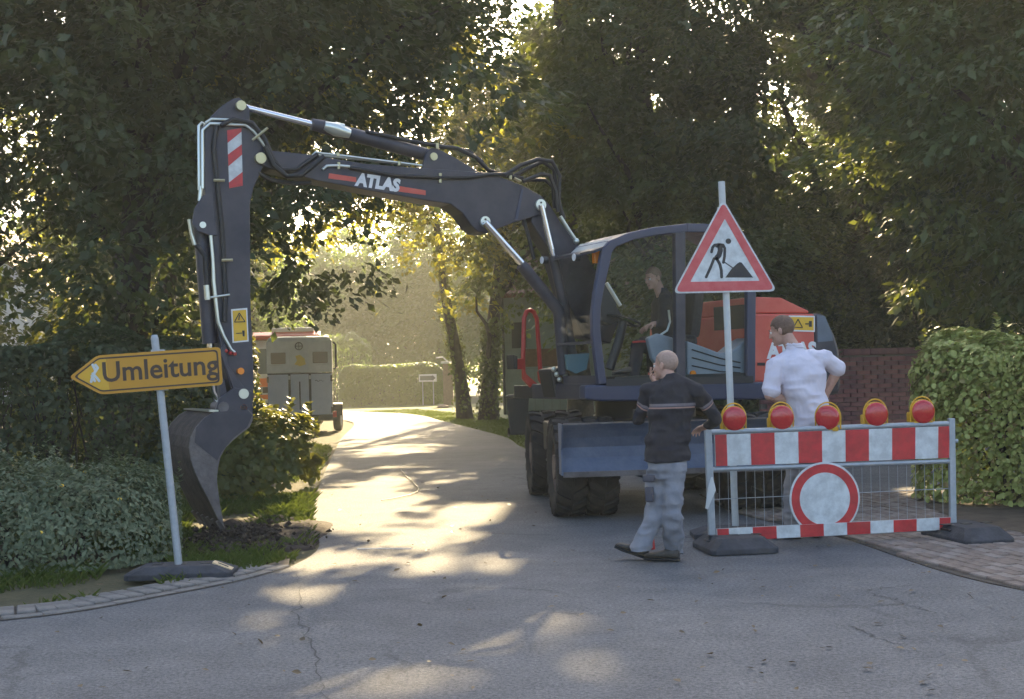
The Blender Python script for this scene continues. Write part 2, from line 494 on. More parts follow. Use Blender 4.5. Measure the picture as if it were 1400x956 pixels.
# openings in the canopy: where the sun reaches the ground (ellipses on the ground; share of it that is open)
LIT = []
def lit(px, py, rx, ry, share):
    c = G(px, py); a = G(px + rx, py); f1 = G(px, py - ry); f2 = G(px, py + ry)
    LIT.append((c.x, c.y, abs(a.x - c.x), abs(f1.y - f2.y) / 2, share))
lit(478, 690, 96, 40, 1.0); lit(648, 702, 62, 18, 1.0); lit(585, 733, 60, 13, 0.8); lit(468, 768, 55, 14, 0.62); lit(640, 765, 50, 11, 0.5)
lit(695, 802, 36, 12, 0.5); lit(745, 872, 40, 12, 0.36); lit(362, 845, 24, 9, 0.45); lit(610, 915, 60, 18, 0.22); lit(345, 935, 45, 14, 0.35); lit(820, 905, 30, 10, 0.3)
lit(540, 640, 60, 8, 0.25); lit(515, 588, 62, 16, 0.86); lit(500, 563, 70, 9, 1.0); lit(620, 573, 70, 12, 0.8); lit(415, 655, 25, 22, 0.8); lit(548, 614, 55, 8, 0.75)
lit(560, 715, 110, 34, .20); lit(600, 782, 120, 26, .27); lit(440, 805, 70, 20, .30); lit(700, 858, 100, 26, .20); lit(420, 880, 60, 24, .24)
lit(560, 655, 80, 14, .25); lit(520, 930, 80, 20, .20)
LITA = np.array(LIT)
LITG = [(-3.0, 58, 13, 22, 0.9), (-11, 40, 6, 16, 0.6)]     # the open ground beyond the trees
def sun_cut(P):
    """boolean per point: True where the leaf would shade one of the open spots"""
    t = P[:, 2] / SUN.z
    g = np.stack([P[:, 0] - SUN.x * t, P[:, 1] - SUN.y * t], 1)
    cut = np.zeros(len(P), bool)
    n1 = vnoise(g, 1.7, 5) * 0.6 + vnoise(g, 4.1, 6) * 0.4
    nfi = vnoise(g, 2.8, 15) * .75 + n1 * .25
    for cx, cy, ax, ay, sh in list(LIT) + LITG:
        r = np.sqrt(((g[:, 0] - cx) / ax) ** 2 + ((g[:, 1] - cy) / ay) ** 2)
        edge = r + (n1 - 0.5) * 0.8 + (nfi - .5) * 0.7
        hole = (edge < 1.0) & (n1 > 0.62 - 0.5 * sh) if sh > .7 else (edge < 1.3) & (nfi > 0.72 - 0.42 * sh)
        if sh >= 1.0: hole = edge < 1.0
        cut |= hole
    return cut
# openings through which sky shows between crowns: (point, radius), tubes along a line from the junction
HOLES = []
def hole(px, py, r, y0, y1):
    HOLES.append((at(px, py, y0), at(px, py, y1), r))
def hole_cut(P):
    cut = np.zeros(len(P), bool)
    nz = vnoise(P, 2.2, 9); nf = vnoise(P, 5.5, 10)
    for a, b, r in HOLES:
        a = np.array(a); d = np.array(b) - a; L = np.linalg.norm(d); d /= L
        q = P - a; t = np.clip(q @ d, 0, L)
        dist = np.linalg.norm(q - t[:, None] * d, axis=1)
        cut |= (dist < r * (0.30 + 1.5 * nz)) & (nf > 0.36)
    return cut
# sprays of leaves that the sun reaches: whatever stands sunward of them is open
GLOW = []
def glow(px, py, y, r): GLOW.append((np.array(at(px, py, y)), r))
def glow_cut(P):
    cut = np.zeros(len(P), bool); s = np.array(SUN); nz = vnoise(P - (P @ s)[:, None] * s + 50, 1.9, 12)
    for c, r in GLOW:
        q = P - c; t = q @ s; d = np.linalg.norm(q - t[:, None] * s, axis=1)
        cut |= (t > r * .8) & (d < r * (.35 + 1.2 * nz))
    return cut

def leaves_mesh(name, P, D, Nn, size, wid, mat, parent=None, rng=RNG, kind_stuff=True, six=False, origin=None, tone=None):
    """one leaf per point: D points along the leaf, Nn roughly its normal"""
    n = len(P)
    D = D / (np.linalg.norm(D, axis=1, keepdims=True) + 1e-9)
    B = np.cross(D, Nn); B /= (np.linalg.norm(B, axis=1, keepdims=True) + 1e-9)
    U = np.cross(B, D)
    sz = (size * (0.55 + 0.9 * rng.random(n) ** 1.4))[:, None]; w = sz * wid
    if six:
        V = np.stack([P - D * sz * .5, P - D * sz * .12 + B * w * .5 + U * w * .12, P + D * sz * .2 + B * w * .38 + U * w * .10, P + D * sz * .5,
                      P + D * sz * .2 - B * w * .38 + U * w * .10, P - D * sz * .12 - B * w * .5 + U * w * .12], 1).reshape(-1, 3)
        k = 6; base = (np.arange(n) * 6)[:, None]
        F = np.concatenate([base + np.array([[0, 1, 2, 3]]), base + np.array([[0, 3, 4, 5]])], 1).reshape(-1, 4)
    else:
        V = np.stack([P - D * sz * .5, P + B * w * .5 - D * sz * .05 + U * w * .12, P + D * sz * .5, P - B * w * .5 - D * sz * .05 + U * w * .12], 1).reshape(-1, 3)
        F = (np.arange(n) * 4)[:, None] + np.arange(4)[None]
    o = np.array(origin) if origin is not None else (np.array(parent['_o'][:]) if parent is not None else np.zeros(3))
    V = V - o
    me = bpy.data.meshes.new(name)
    me.vertices.add(len(V)); me.vertices.foreach_set('co', V.astype(np.float32).ravel())
    me.loops.add(F.size); me.loops.foreach_set('vertex_index', F.astype(np.int32).ravel())
    me.polygons.add(len(F)); me.polygons.foreach_set('loop_start', np.arange(0, F.size, 4, dtype=np.int32))
    me.materials.append(mat); me.update(calc_edges=True)
    tn = rng.random(n) if tone is None else np.clip(tone, 0, 1)
    at_ = me.attributes.new('tone', 'FLOAT', 'FACE'); at_.data.foreach_set('value', np.repeat(tn, 2 if six else 1).astype(np.float32))
    ob = bpy.data.objects.new(name, me); COL.objects.link(ob)
    if parent is not None: ob.parent = parent
    elif origin is not None: ob.location = origin
    ob['_o'] = [float(q) for q in o]
    if kind_stuff and parent is not None: ob['kind'] = 'stuff'
    return ob
def unit(rng, n):
    v = rng.normal(size=(n, 3)); return v / np.linalg.norm(v, axis=1, keepdims=True)

def crown_points(rng, c, r, n_clump, per, rc=(0.5, 1.0), noise=0.42, shell=0.55, zcut=None, seed=0):
    """clump centres through an uneven crown, then leaves in flattened drooping clumps"""
    c = np.array(c); r = np.array(r)
    m = n_clump * 3
    u = unit(rng, m); rad = shell + (1 - shell) * rng.random(m) ** 0.7
    rad[rng.random(m) < 0.25] *= 0.6
    bump = 0.78 + 0.5 * vnoise(u * 2.0 + 10, 1.3, seed + 1)
    C = c + u * r * (rad * bump)[:, None]
    keep = vnoise(C, 0.55, seed + 2) * 0.6 + vnoise(C, 1.3, seed + 3) * 0.4 > noise
    if zcut is not None: keep &= C[:, 2] > zcut
    C = C[keep][:n_clump]
    R = rng.uniform(rc[0], rc[1], len(C))
    idx = np.repeat(np.arange(len(C)), (per * (R / rc[1]) ** 2).astype(int) + 4)
    n = len(idx)
    u2 = unit(rng, n); u2[:, 2] = np.where(rng.random(n) < .8, np.abs(u2[:, 2]), u2[:, 2])          # boughs: leaves ride on top, hollow beneath
    rr = 0.45 + 0.55 * rng.random(n) ** 0.6
    lob = 0.7 + 0.6 * vnoise(u2 * 1.6 + C[idx] * 3.1, 1.7, seed + 6)
    off = u2 * (rr * lob)[:, None] * np.array([1, 1, 0.5]) * R[idx][:, None]
    off[:, 2] -= 0.32 * (np.linalg.norm(off[:, :2], axis=1) ** 2) / R[idx]
    P = C[idx] + off
    outw = off / R[idx][:, None] + (C[idx] - c) / np.linalg.norm(C[idx] - c, axis=1, keepdims=True) * 0.5
    D = outw * np.array([1, 1, 0.3]) + rng.normal(size=(n, 3)) * 0.35 + np.array([0, 0, -0.45])
    Nn = np.array([0, 0, .9]) + outw * .6 + rng.normal(size=(n, 3)) * 0.38
    ct = rng.random(len(C)); global TONE; TONE = ct[idx] * .55 + rng.random(n) * .45
    return P, D, Nn, C

M['bark'] = pm('bark', (0.045, 0.036, 0.028), 0.95, c2=(0.105, 0.085, 0.065), scale=6, bump=1.0, bscale=22)
M['bark_d'] = pm('bark_dark', (0.028, 0.022, 0.020), 0.95, c2=(0.065, 0.052, 0.044), scale=6, bump=1.0, bscale=22)
M['leaf_oak'] = leaf_mat('leaf_oak', (0.020, 0.030, 0.014), (0.105, 0.136, 0.068), (0.13, 0.17, 0.03), 0.34)
M['leaf_mid'] = leaf_mat('leaf_broad', (0.024, 0.040, 0.016), (0.116, 0.160, 0.064), (0.19, 0.22, 0.03), 0.36)
M['leaf_warm'] = leaf_mat('leaf_turning', (0.034, 0.042, 0.014), (0.085, 0.088, 0.030), (0.46, 0.44, 0.05), 0.52, warm=(0.14, 0.12, 0.03))
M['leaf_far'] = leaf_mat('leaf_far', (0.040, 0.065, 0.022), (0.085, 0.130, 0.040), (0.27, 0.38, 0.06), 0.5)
M['needle'] = leaf_mat('leaf_needle', (0.018, 0.034, 0.020), (0.045, 0.066, 0.036), (0.08, 0.11, 0.03), 0.3)

def limb(mb, a, b, r0, r1, sag=0.0, n=5, sides=8, rng=RNG):
    a = np.array(a, float); b = np.array(b, float); pts = []
    L = np.linalg.norm(b - a)
    for i in range(n + 1):
        t = i / n; p = a * (1 - t) + b * t
        p = p + rng.normal(size=3) * 0.03 * L * (0 < i < n) + np.array([0, 0, sag * math.sin(math.pi * t)])
        pts.append(Vector(p))
    mb.tube(pts, [r0 + (r1 - r0) * i / n for i in range(n + 1)], sides)

def tree(name, label, base, c, r, n_clump, per, leaf, mat, trunk_r=0.28, bark='bark', cat='tree', rc=(0.55, 1.1), noise=0.40, wid=0.62, seed=1, shell=0.5, zcut=None, group=None, limbs=10, carve=True, lean=(0, 0), ivy=0):
    rng = np.random.default_rng(seed)
    t = thing(name, label, cat, (base[0], base[1], -0.03), group)
    P, D, Nn, C = crown_points(rng, c, r, n_clump, per, rc, noise, shell, zcut, seed)
    tone = TONE
    if carve:
        k = ~(sun_cut(P) | hole_cut(P) | glow_cut(P)); P, D, Nn = P[k], D[k], Nn[k]; tone = tone[k]
    mb = MB(); top = c[2] + r[2] * 0.55
    fork = max(1.2, c[2] - r[2] * 0.75)
    b0 = Vector((base[0], base[1], -0.1)); pts = []
    for i in range(9):
        q = i / 8; z = -0.1 + (top + 0.1) * q
        x = base[0] * (1 - q) + c[0] * q + math.sin(i * 1.7 + seed) * 0.05 + lean[0] * q; y = base[1] * (1 - q) + c[1] * q + math.cos(i * 2.1 + seed) * 0.05 + lean[1] * q
        pts.append(Vector((x, y, z)))
    mb.tube(pts, [trunk_r * (1.35 if i == 0 else 1.0) * (1 - 0.85 * i / 8) for i in range(9)], 14)
    mb.build('trunk', M[bark], t, smooth=60)
    lb = MB()
    if carve and len(C): C = C[~(sun_cut(C) | hole_cut(C) | glow_cut(C))]
    if len(C):
        for i in rng.choice(len(C), min(limbs, len(C)), replace=False):
            e = C[i]; q = float(np.clip((e[2] - 1.5) / (top) * 0.7, 0.12, 0.85)); j = q * 8; i0 = int(j); fr = j - i0
            s = pts[i0].lerp(pts[min(8, i0 + 1)], fr)
            if carve and (sun_cut(np.array([np.array(s) * (1 - w_) + e * w_ for w_ in (.35, .5, .65, .8, .95)])).any()): continue
            limb(lb, s, e, trunk_r * 0.42 * (1 - q * .6), 0.012, 0.15, 6, 7, rng)
        lb.build('limb', M[bark], t, smooth=60)
    leaves_mesh('crown', P, D, Nn, leaf, wid, M[mat], t, rng, tone=tone)
    if ivy:
        m = 2600; zz = rng.random(m) ** .8 * ivy; j = np.clip((zz + .1) / (top + .1), 0, 1) * 8; tp = np.array([tuple(p) for p in pts]); i0 = np.minimum(j.astype(int), 7); ax_ = tp[i0] + (tp[i0 + 1] - tp[i0]) * (j - i0)[:, None]
        a = rng.uniform(0, 6.28, m); ra = trunk_r * (1 - .85 * j / 8) + rng.random(m) ** 2 * .16 + .01; od = np.stack([np.cos(a), np.sin(a), 0 * a], 1)
        kk = vnoise(np.stack([np.cos(a) * 2 + 5, np.sin(a) * 2 + 5, zz * 1.2], 1), .8, seed + 9) > .42
        leaves_mesh('ivy', (ax_ + od * ra[:, None])[kk], (rng.normal(size=(m, 3)) * .5 + np.array([0, 0, -.5]))[kk], (od + rng.normal(size=(m, 3)) * .3)[kk], .11, .8, M['leaf_mid'], t, rng)
    return t
# sky openings seen between the crowns
hole(22, 175, 0.75, 14, 40); hole(42, 245, 0.7, 14, 40); hole(16, 302, 0.65, 14, 40); hole(75, 20, 0.25, 14, 40); hole(5, 370, 0.3, 14, 40)
hole(738, 2, .6, 18, 70); hole(990, 12, 0.75, 16, 70); hole(1050, 120, 0.28, 16, 70); hole(893, 140, 0.22, 16, 70); hole(1025, 235, 0.16, 16, 70); hole(1200, 52, 0.2, 16, 70); hole(955, 5, 0.4, 16, 70)
hole(525, 300, 0.10, 16, 70)

glow(385, 365, 31, 1.3); glow(420, 330, 31, 1.0); glow(235, 445, 23, 1.5); glow(180, 440, 23, 1.0); glow(560, 365, 41, 2.0); glow(615, 325, 41, 1.6); glow(500, 400, 41, 1.2); glow(540, 300, 40, 1.6); glow(600, 400, 40, 1.4); glow(470, 340, 30, .9); glow(350, 400, 31, .9); glow(290, 420, 23, 1.0); glow(130, 455, 23, 1.0); glow(60, 430, 24, .9); glow(700, 50, 29.5, .8); glow(660, 150, 29.5, .7); glow(405, 458, 41, 1.0); glow(410, 500, 35.5, .8)
glow(690, 100, 29.5, .7); glow(660, 30, 29.5, .6); glow(1200, 318, 24, .5); glow(1130, 110, 25, .6); glow(385, 580, 17, .8); glow(20, 420, 24, 1.2); glow(1090, 205, 26, .6)
hole(905, 425, .25, 16, 25)
tree('oak_tree', 'big dark oak spreading over the left verge, its crown behind the digger arm', (-6.4, 21.5), (-5.6, 21.5, 8.3), (5.9, 4.6, 5.9), 800, 220, 0.17, 'leaf_oak', 0.36, 'bark_d', seed=3, noise=0.36)
tree('oak_tree', 'dark oak at the far left edge with sky flashing through its thin outer crown', (-12.0, 25.5), (-11.0, 25.0, 7.6), (4.6, 4.0, 5.4), 480, 190, 0.17, 'leaf_oak', 0.32, 'bark_d', seed=5, noise=0.40)
tree('lime_tree', 'tall tree arching over the lane above the digger boom', (-7.7, 31.0), (-4.4, 30.0, 10.2), (5.4, 4.5, 6.2), 680, 200, 0.17, 'leaf_warm', 0.34, 'bark_d', seed=8, noise=0.38)
tree('lane_tree', 'ivy clad tree beside the lane, leaning trunk left of its straight neighbour', (-1.55, 42.6), (-2.0, 41.5, 8.2), (3.1, 3.2, 4.9), 330, 170, 0.19, 'leaf_warm', 0.22, 'bark_d', seed=12, noise=0.36, lean=(-0.9, 0), ivy=6.0)
tree('lane_tree', 'stout straight trunked tree beside the lane left of the wheelie bin', (-0.85, 41.2), (0.3, 41.0, 8.4), (3.2, 3.0, 5.2), 330, 170, 0.19, 'leaf_mid', 0.26, 'bark_d', seed=14, noise=0.36, ivy=3.0)
tree('maple_tree', 'tall broad crowned tree right behind the excavator cab', (3.6, 30.5), (3.0, 30.0, 9.0), (4.4, 4.2, 7.0), 780, 200, 0.17, 'leaf_mid', 0.33, 'bark_d', seed=21, noise=0.37)
tree('maple_tree', 'tall dark tree behind the engine hood between the cab and the right edge', (7.6, 28.0), (7.2, 27.5, 8.6), (4.2, 3.6, 6.8), 760, 200, 0.17, 'leaf_oak', 0.33, 'bark_d', seed=24, noise=0.37)
tree('walnut_tree', 'greener tree with hanging sprays at the right edge above the clipped hedge', (9.0, 19.8), (8.2, 19.6, 6.6), (3.2, 2.4, 5.0), 420, 210, 0.19, 'leaf_mid', 0.26, 'bark', seed=27, noise=0.34, wid=0.42, shell=0.6)
tree('yew_tree', 'dark drooping evergreen above the brick wall at right', (8.6, 26.2), (8.3, 25.9, 3.4), (2.9, 1.5, 2.6), 230, 240, 0.16, 'needle', 0.25, 'bark_d', seed=30, noise=0.30, wid=0.34)
tree('laurel_tree', 'low bushy tree directly behind the excavator cab windows', (4.6, 26.0), (4.3, 26.2, 2.5), (2.5, 1.6, 2.5), 230, 190, 0.15, 'leaf_mid', 0.12, 'bark_d', seed=33, noise=0.30)
tree('lime_tree', 'unseen lime added beyond the privet hedge to darken the windscreen reflection', (-17.5, 13.5), (-17.5, 13.5, 6.4), (4.0, 4.0, 5.4), 260, 130, 0.24, 'leaf_mid', 0.3, 'bark_d', seed=47, noise=0.3)  # out of view, added to block bright sky mirrored in the windscreen
tree('lime_tree', 'unseen lime added far left of the junction to darken the windscreen reflection', (-20.0, 4.0), (-20, 4.0, 6.6), (4.4, 4.4, 5.6), 260, 130, 0.24, 'leaf_mid', 0.3, 'bark_d', seed=48, noise=0.3)  # second unseen tree added against the same windscreen reflection
# crowns above and beyond the frame that keep the junction in shade
tree('ash_tree', 'tall ash standing behind the left oak, its crown above the picture', (-9.0, 33.5), (-8.0, 33.0, 12.5), (5.0, 4.0, 4.8), 330, 150, 0.24, 'leaf_oak', 0.32, 'bark_d', seed=41, noise=0.34)
tree('ash_tree', 'tall ash standing behind the middle trees, its crown above the picture', (2.0, 38.5), (1.4, 38.0, 14.6), (5.4, 3.6, 4.4), 330, 150, 0.24, 'leaf_oak', 0.32, 'bark_d', seed=43, noise=0.34)
tree('ash_tree', 'tall ash standing behind the right trees, its crown above the picture', (9.4, 34.0), (8.8, 33.5, 12.8), (5.2, 3.8, 5.0), 330, 150, 0.24, 'leaf_oak', 0.32, 'bark_d', seed=45, noise=0.34)
# hazy trees beyond the end of the lane
far = [((-23.0, 66), (-22.5, 66, 5.0), (4.6, 2.5, 5.2), 'far tree with a pale hazy crown behind the horse trailer'),
       ((-16.2, 80), (-16.2, 80, 5.4), (4.8, 2.5, 6.0), 'far hazy tree rising where the lane bends left'),
       ((-10.6, 86), (-10.4, 86, 5.6), (4.6, 2.6, 6.2), 'far hazy tree left of the middle of the lane opening'),
       ((-4.6, 84), (-4.4, 84, 5.6), (4.6, 2.6, 6.4), 'far hazy tree in the middle of the lane opening behind the back hedge'),
       ((1.6, 80), (1.4, 80, 6.0), (4.8, 2.6, 6.6), 'far hazy tree behind the lane trees and the brick pillar'),
       ((-30, 58), (-30, 58, 6.0), (6.0, 3.0, 6.0), 'far tree behind the left hedge, beyond the oak trunks'),
       ((8, 66), (8, 66, 7.5), (5.6, 3.0, 7.4), 'far tree hidden behind the excavator cab side'),
       ((18, 60), (18, 60, 7.5), (6.5, 3.0, 7.4), 'far tree behind the brick wall at right')]
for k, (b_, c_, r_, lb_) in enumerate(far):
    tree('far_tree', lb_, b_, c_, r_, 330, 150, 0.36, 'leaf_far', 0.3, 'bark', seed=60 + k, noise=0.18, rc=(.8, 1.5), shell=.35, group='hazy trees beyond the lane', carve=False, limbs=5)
tree('giant_tree', 'very tall tree behind the truck whose crown fills the gap above the lane', (-12.6, 61), (-9.4, 61.5, 11.5), (5.2, 2.6, 7.6), 520, 150, 0.30, 'leaf_oak', 0.36, 'bark_d', seed=90, noise=0.16, rc=(.8, 1.5), shell=.3, zcut=6.6, limbs=4)
tree('giant_tree', 'very tall tree beyond the lawn, crown under the bright gap at the top', (3.4, 64), (3.3, 64, 10.8), (3.5, 2.4, 8.4), 460, 150, 0.30, 'leaf_mid', 0.36, 'bark_d', seed=91, noise=0.16, rc=(.8, 1.5), shell=.3, zcut=5.0, carve=False, limbs=4)
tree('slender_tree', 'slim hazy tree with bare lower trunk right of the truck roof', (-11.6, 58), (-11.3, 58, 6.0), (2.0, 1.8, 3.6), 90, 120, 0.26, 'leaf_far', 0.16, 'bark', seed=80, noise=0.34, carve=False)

mids = [((-8.2, 36.5), (-7.4, 36.3, 10.2), (4.2, 2.4, 5.6), 'leaf_oak', 'tall tree closing the gap between the oak and the arching tree, trunk behind the arm'),
        ((-11.8, 41), (-11.6, 41, 5.6), (3.2, 2.6, 5.6), 'leaf_oak', 'dense tree behind the left hedge, left of the truck'),
        ((-16.5, 36), (-16.0, 36, 5.4), (4.4, 2.8, 5.6), 'leaf_mid', 'dense tree behind the far left hedge beneath the oak crown'),
        ((-13.6, 47), (-13.2, 47, 7.4), (4.4, 2.8, 6.4), 'leaf_warm', 'tall tree behind the truck and trailer, closing the left side of the lane'),
        ((4.2, 49.5), (4.4, 54.5, 8.0), (5.0, 2.4, 7.0), 'leaf_oak', 'tall dark tree beyond the garage roof'),
        ((11.4, 44), (11.2, 44, 7.6), (5.0, 2.8, 7.4), 'leaf_oak', 'tall dark tree beyond the engine hood and brick wall'),
        ((15.0, 34), (15.0, 34, 6.8), (4.4, 2.8, 6.8), 'leaf_oak', 'tall dark tree at the right edge beyond the brick wall')]
for k, (b_, c_, r_, m_, lb_) in enumerate(mids):
    tree('garden_tree', lb_, b_, c_, r_, 380, 150, 0.23, m_, 0.26, 'bark_d', seed=130 + k, noise=0.24, rc=(.6, 1.2), shell=.35, limbs=6)

# ------------------------------------------------------------------ hedges and shrubs
def hedge(name, label, cat, pts, w, h, n, leaf, mat, rng_seed, wid=0.6, lump=0.16, six=False, core=True, z0=0.0, group=None, carve=True, topw=1.0, shoots=0, flowers=0, mound=False, sq=.45):
    """clipped body along a ground path; leaves crowd on an uneven skin, a twiggy core sits inside"""
    rng = np.random.default_rng(rng_seed)
    P0 = [np.array((p[0], p[1], 0.0)) for p in pts]
    t = thing(name, label, cat, (float(P0[0][0]), float(P0[0][1]), 0), group)
    seg = [np.linalg.norm(b - a) for a, b in zip(P0[:-1], P0[1:])]; tot = sum(seg)
    s = rng.random(n) * (tot + 2 * w * .5) - w * .5
    pos = np.zeros((n, 3)); dr = np.zeros((n, 3)); acc = 0
    for i, L in enumerate(seg):
        a, b = P0[i], P0[i + 1]; d = (b - a) / L
        k = (s >= acc if i else s > -1e9) & (s < acc + L if i < len(seg) - 1 else s < 1e9)
        pos[k] = a + d * (s[k] - acc)[:, None]; dr[k] = d; acc += L
    nr = np.stack([-dr[:, 1], dr[:, 0], 0 * dr[:, 0]], 1)
    # over-run at both ends is folded into a rounded end
    over = np.where(s < 0, s, np.where(s > tot, s - tot, 0)) / (w * .5)
    ang = rng.random(n) * math.pi * 1.16 - math.pi * 0.08          # around the section
    ex = np.sign(np.cos(ang)) * np.abs(np.cos(ang)) ** sq; ez = np.clip(np.sign(np.sin(ang)) * np.abs(np.sin(ang)) ** sq, -0.2, 1)
    shr = np.sqrt(np.clip(1 - over ** 2, 0.02, 1))
    depth = 1 - 0.30 * rng.random(n) ** 2.0
    q = np.stack([s, ang * 1.2, 0 * s], 1)
    lum = 1 + lump * (vnoise(q, 1.1, rng_seed) * 2 - 1) + lump * .8 * (vnoise(q, 3.0, rng_seed + 1) * 2 - 1)
    lat = ex * w * .5 * lum * depth * shr * (1 - (1 - topw) * np.clip(ez, 0, 1))
    zz = z0 + np.where(ez > 0, h * (0.12 + 0.88 * ez * (0.55 + 0.45 * lum)) * (0.9 + 0.1 * depth), h * 0.12 * (1 + ez))
    zz = np.where(np.abs(ex) > 0.9, z0 + rng.random(n) * h * 0.95, zz)
    zz = z0 + (zz - z0) * (0.7 + 0.3 * shr)
    P = pos + nr * lat[:, None]; P[:, 2] = np.maximum(zz, z0 + 0.03)
    if mound:                                      # loose natural mound instead of a clipped section
        cx, cz = np.cos(ang), np.clip(np.sin(ang), 0, 1)
        q3 = np.stack([pos[:, 0] + cx, pos[:, 1] + s * .3, cz * 2 + 9], 1)
        lm = .55 + .55 * vnoise(q3, 1.3, rng_seed + 4) + .35 * vnoise(q3, 3.4, rng_seed + 5)
        dp = 1 - .38 * rng.random(n) ** 1.6
        P = pos + nr * (cx * w * .5 * lm * dp * shr)[:, None]; P[:, 2] = z0 + .03 + h * cz ** .8 * lm * dp * (.55 + .45 * shr)
        ex, ez = cx, cz
    outn = nr * ex[:, None] + dr * over[:, None] + np.array([0, 0, 1.0]) * np.clip(ez, 0, 1)[:, None]
    D = rng.normal(size=(n, 3)) * 0.55 + np.array([0, 0, -0.45])
    on_ = outn / (np.linalg.norm(outn, axis=1, keepdims=True) + 1e-6)
    D = D - on_ * (D * on_).sum(1, keepdims=True) * .8 + on_ * .18
    Nn = outn + np.array([0, 0, 0.7]) + rng.normal(size=(n, 3)) * 0.35
    if carve:
        k = ~(sun_cut(P) | glow_cut(P)); P, D, Nn = P[k], D[k], Nn[k]
    if shoots:                                   # upright young sprigs sticking out of the outline
        top = P[P[:, 2] > z0 + h * .55]; bs = top[rng.integers(0, len(top), shoots)]
        PP, DD, NN = [P], [D], [Nn]
        for q in bs:
            Ls = rng.uniform(.08, .26); ax = np.array([rng.normal() * .3, rng.normal() * .3, 1.0]); m = int(8 + Ls * 50)
            tt = rng.random(m) * Ls; a = rng.uniform(0, 6.28, m); rad = np.stack([np.cos(a), np.sin(a), .5 + 0 * a], 1)
            PP.append(q + ax * tt[:, None] + rad * leaf * .45); DD.append(rad); NN.append(np.stack([-np.cos(a) * .4, -np.sin(a) * .4, 1 + 0 * a], 1))
        P, D, Nn = np.concatenate(PP), np.concatenate(DD), np.concatenate(NN)
    if flowers:
        fb = MB(); top = P[P[:, 2] > z0 + h * .35]
        for q in top[rng.integers(0, len(top), flowers)]: fb.ell(q + np.array([0, -.03, .02]), (.02, .02, .014), None, 7, 4)
        fo = fb.build('flowers', M['flower'], t); fo['kind'] = 'stuff'
    cr = leaves_mesh('leaves', P, D, Nn, leaf, wid, M[mat], t, rng, six=six)
    if core:
        mb = MB()
        nst = max(6, int(tot * 5))
        for i in range(nst):
            q = (i + rng.random()) / nst * tot; acc = 0
            for j, L in enumerate(seg):
                if q <= acc + L: break
                acc += L
            a = P0[j] + (P0[j + 1] - P0[j]) / seg[j] * (q - acc)
            for k in range(4):
                e = a + np.array([rng.normal() * w * .22, rng.normal() * w * .22, h * rng.uniform(.55, .9)])
                limb(mb, a + np.array([rng.normal() * .05, rng.normal() * .05, z0 - .03]), e, 0.022, 0.006, 0.0, 3, 5, rng)
        mb.build('stems', M['bark_d'], t)
    return t

M['flower'] = pm('yellow_petal', (0.75, 0.50, 0.05), 0.6)
M['leaf_privet'] = leaf_mat('leaf_privet', (0.028, 0.044, 0.018), (0.078, 0.098, 0.042), (0.10, 0.13, 0.03), 0.35)
M['leaf_beech'] = leaf_mat('leaf_beech', (0.190, 0.220, 0.045), (0.430, 0.450, 0.125), (0.36, 0.42, 0.09), 0.14, warm=(0.25, 0.17, 0.06))
M['leaf_spirea'] = leaf_mat('leaf_spirea', (0.085, 0.115, 0.058), (0.205, 0.245, 0.135), (0.18, 0.22, 0.09), 0.3)
M['leaf_sunny'] = leaf_mat('leaf_young', (0.050, 0.075, 0.020), (0.110, 0.135, 0.036), (0.30, 0.30, 0.04), 0.45)

hedge('hedge', 'tall dark privet hedge along the left verge behind the diversion sign', 'hedge', [(-11.5, 15.6), (-8.0, 15.8), (-5.6, 16.6), (-4.2, 17.4)], 1.7, 2.05, 52000, 0.085, 'leaf_privet', 101, lump=0.22)
hedge('hedge', 'light green clipped beech hedge at the right edge beside the barrier', 'hedge', [(5.15, 14.3), (5.9, 13.2), (6.9, 11.6), (7.9, 10.0)], 1.55, 1.66, 84000, 0.066, 'leaf_beech', 103, lump=0.3, shoots=110, sq=.62, six=True, z0=0.04, wid=0.72)
hedge('shrub', 'greyish green low shrub with a few yellow flowers at the bottom left', 'shrub', [(-6.8, 10.9), (-5.0, 11.2), (-4.25, 11.6), (-3.85, 11.7)], 1.7, 0.86, 42000, 0.047, 'leaf_spirea', 105, lump=0.5, shoots=230, flowers=26, mound=True, six=True, wid=0.5, topw=.7)
hedge('shrub', 'round leafy shrub right of the bucket with sunlit yellow tips', 'shrub', [(-3.9, 17.0), (-3.3, 17.2)], 1.75, 1.08, 9500, 0.10, 'leaf_sunny', 107, lump=0.38, six=True, wid=0.7, core=False, shoots=40, mound=True)
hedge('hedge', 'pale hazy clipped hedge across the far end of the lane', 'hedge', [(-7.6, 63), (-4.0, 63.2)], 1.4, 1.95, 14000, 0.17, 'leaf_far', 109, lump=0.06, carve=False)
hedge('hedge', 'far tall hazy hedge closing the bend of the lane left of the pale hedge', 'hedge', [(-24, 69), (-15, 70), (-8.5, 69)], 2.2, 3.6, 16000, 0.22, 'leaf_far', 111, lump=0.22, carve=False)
hedge('shrub', 'sunlit yellow green bush above the diversion sign behind the hedge', 'shrub', [(-7.6, 22.5), (-5.4, 23.2)], 1.8, 2.9, 12000, 0.13, 'leaf_sunny', 113, lump=0.35, mound=True)
hedge('hedge', 'rough dark hedge under the trees behind the excavator', 'hedge', [(2.3, 24.8), (4.8, 24.7)], 1.2, 1.7, 12000, 0.11, 'leaf_oak', 115, mound=True)
hedge('shrub', 'dark shrub mass behind the brick wall at right', 'shrub', [(5.4, 25.2), (9.6, 25.2)], 1.1, 2.5, 14000, 0.12, 'leaf_oak', 117, mound=True)
hedge('hedge', 'rough hedge on the left of the lane beyond the privet, behind the truck', 'hedge', [(-14.5, 30), (-11.5, 36), (-11.8, 44)], 2.0, 2.7, 16000, 0.16, 'leaf_mid', 119, mound=True)

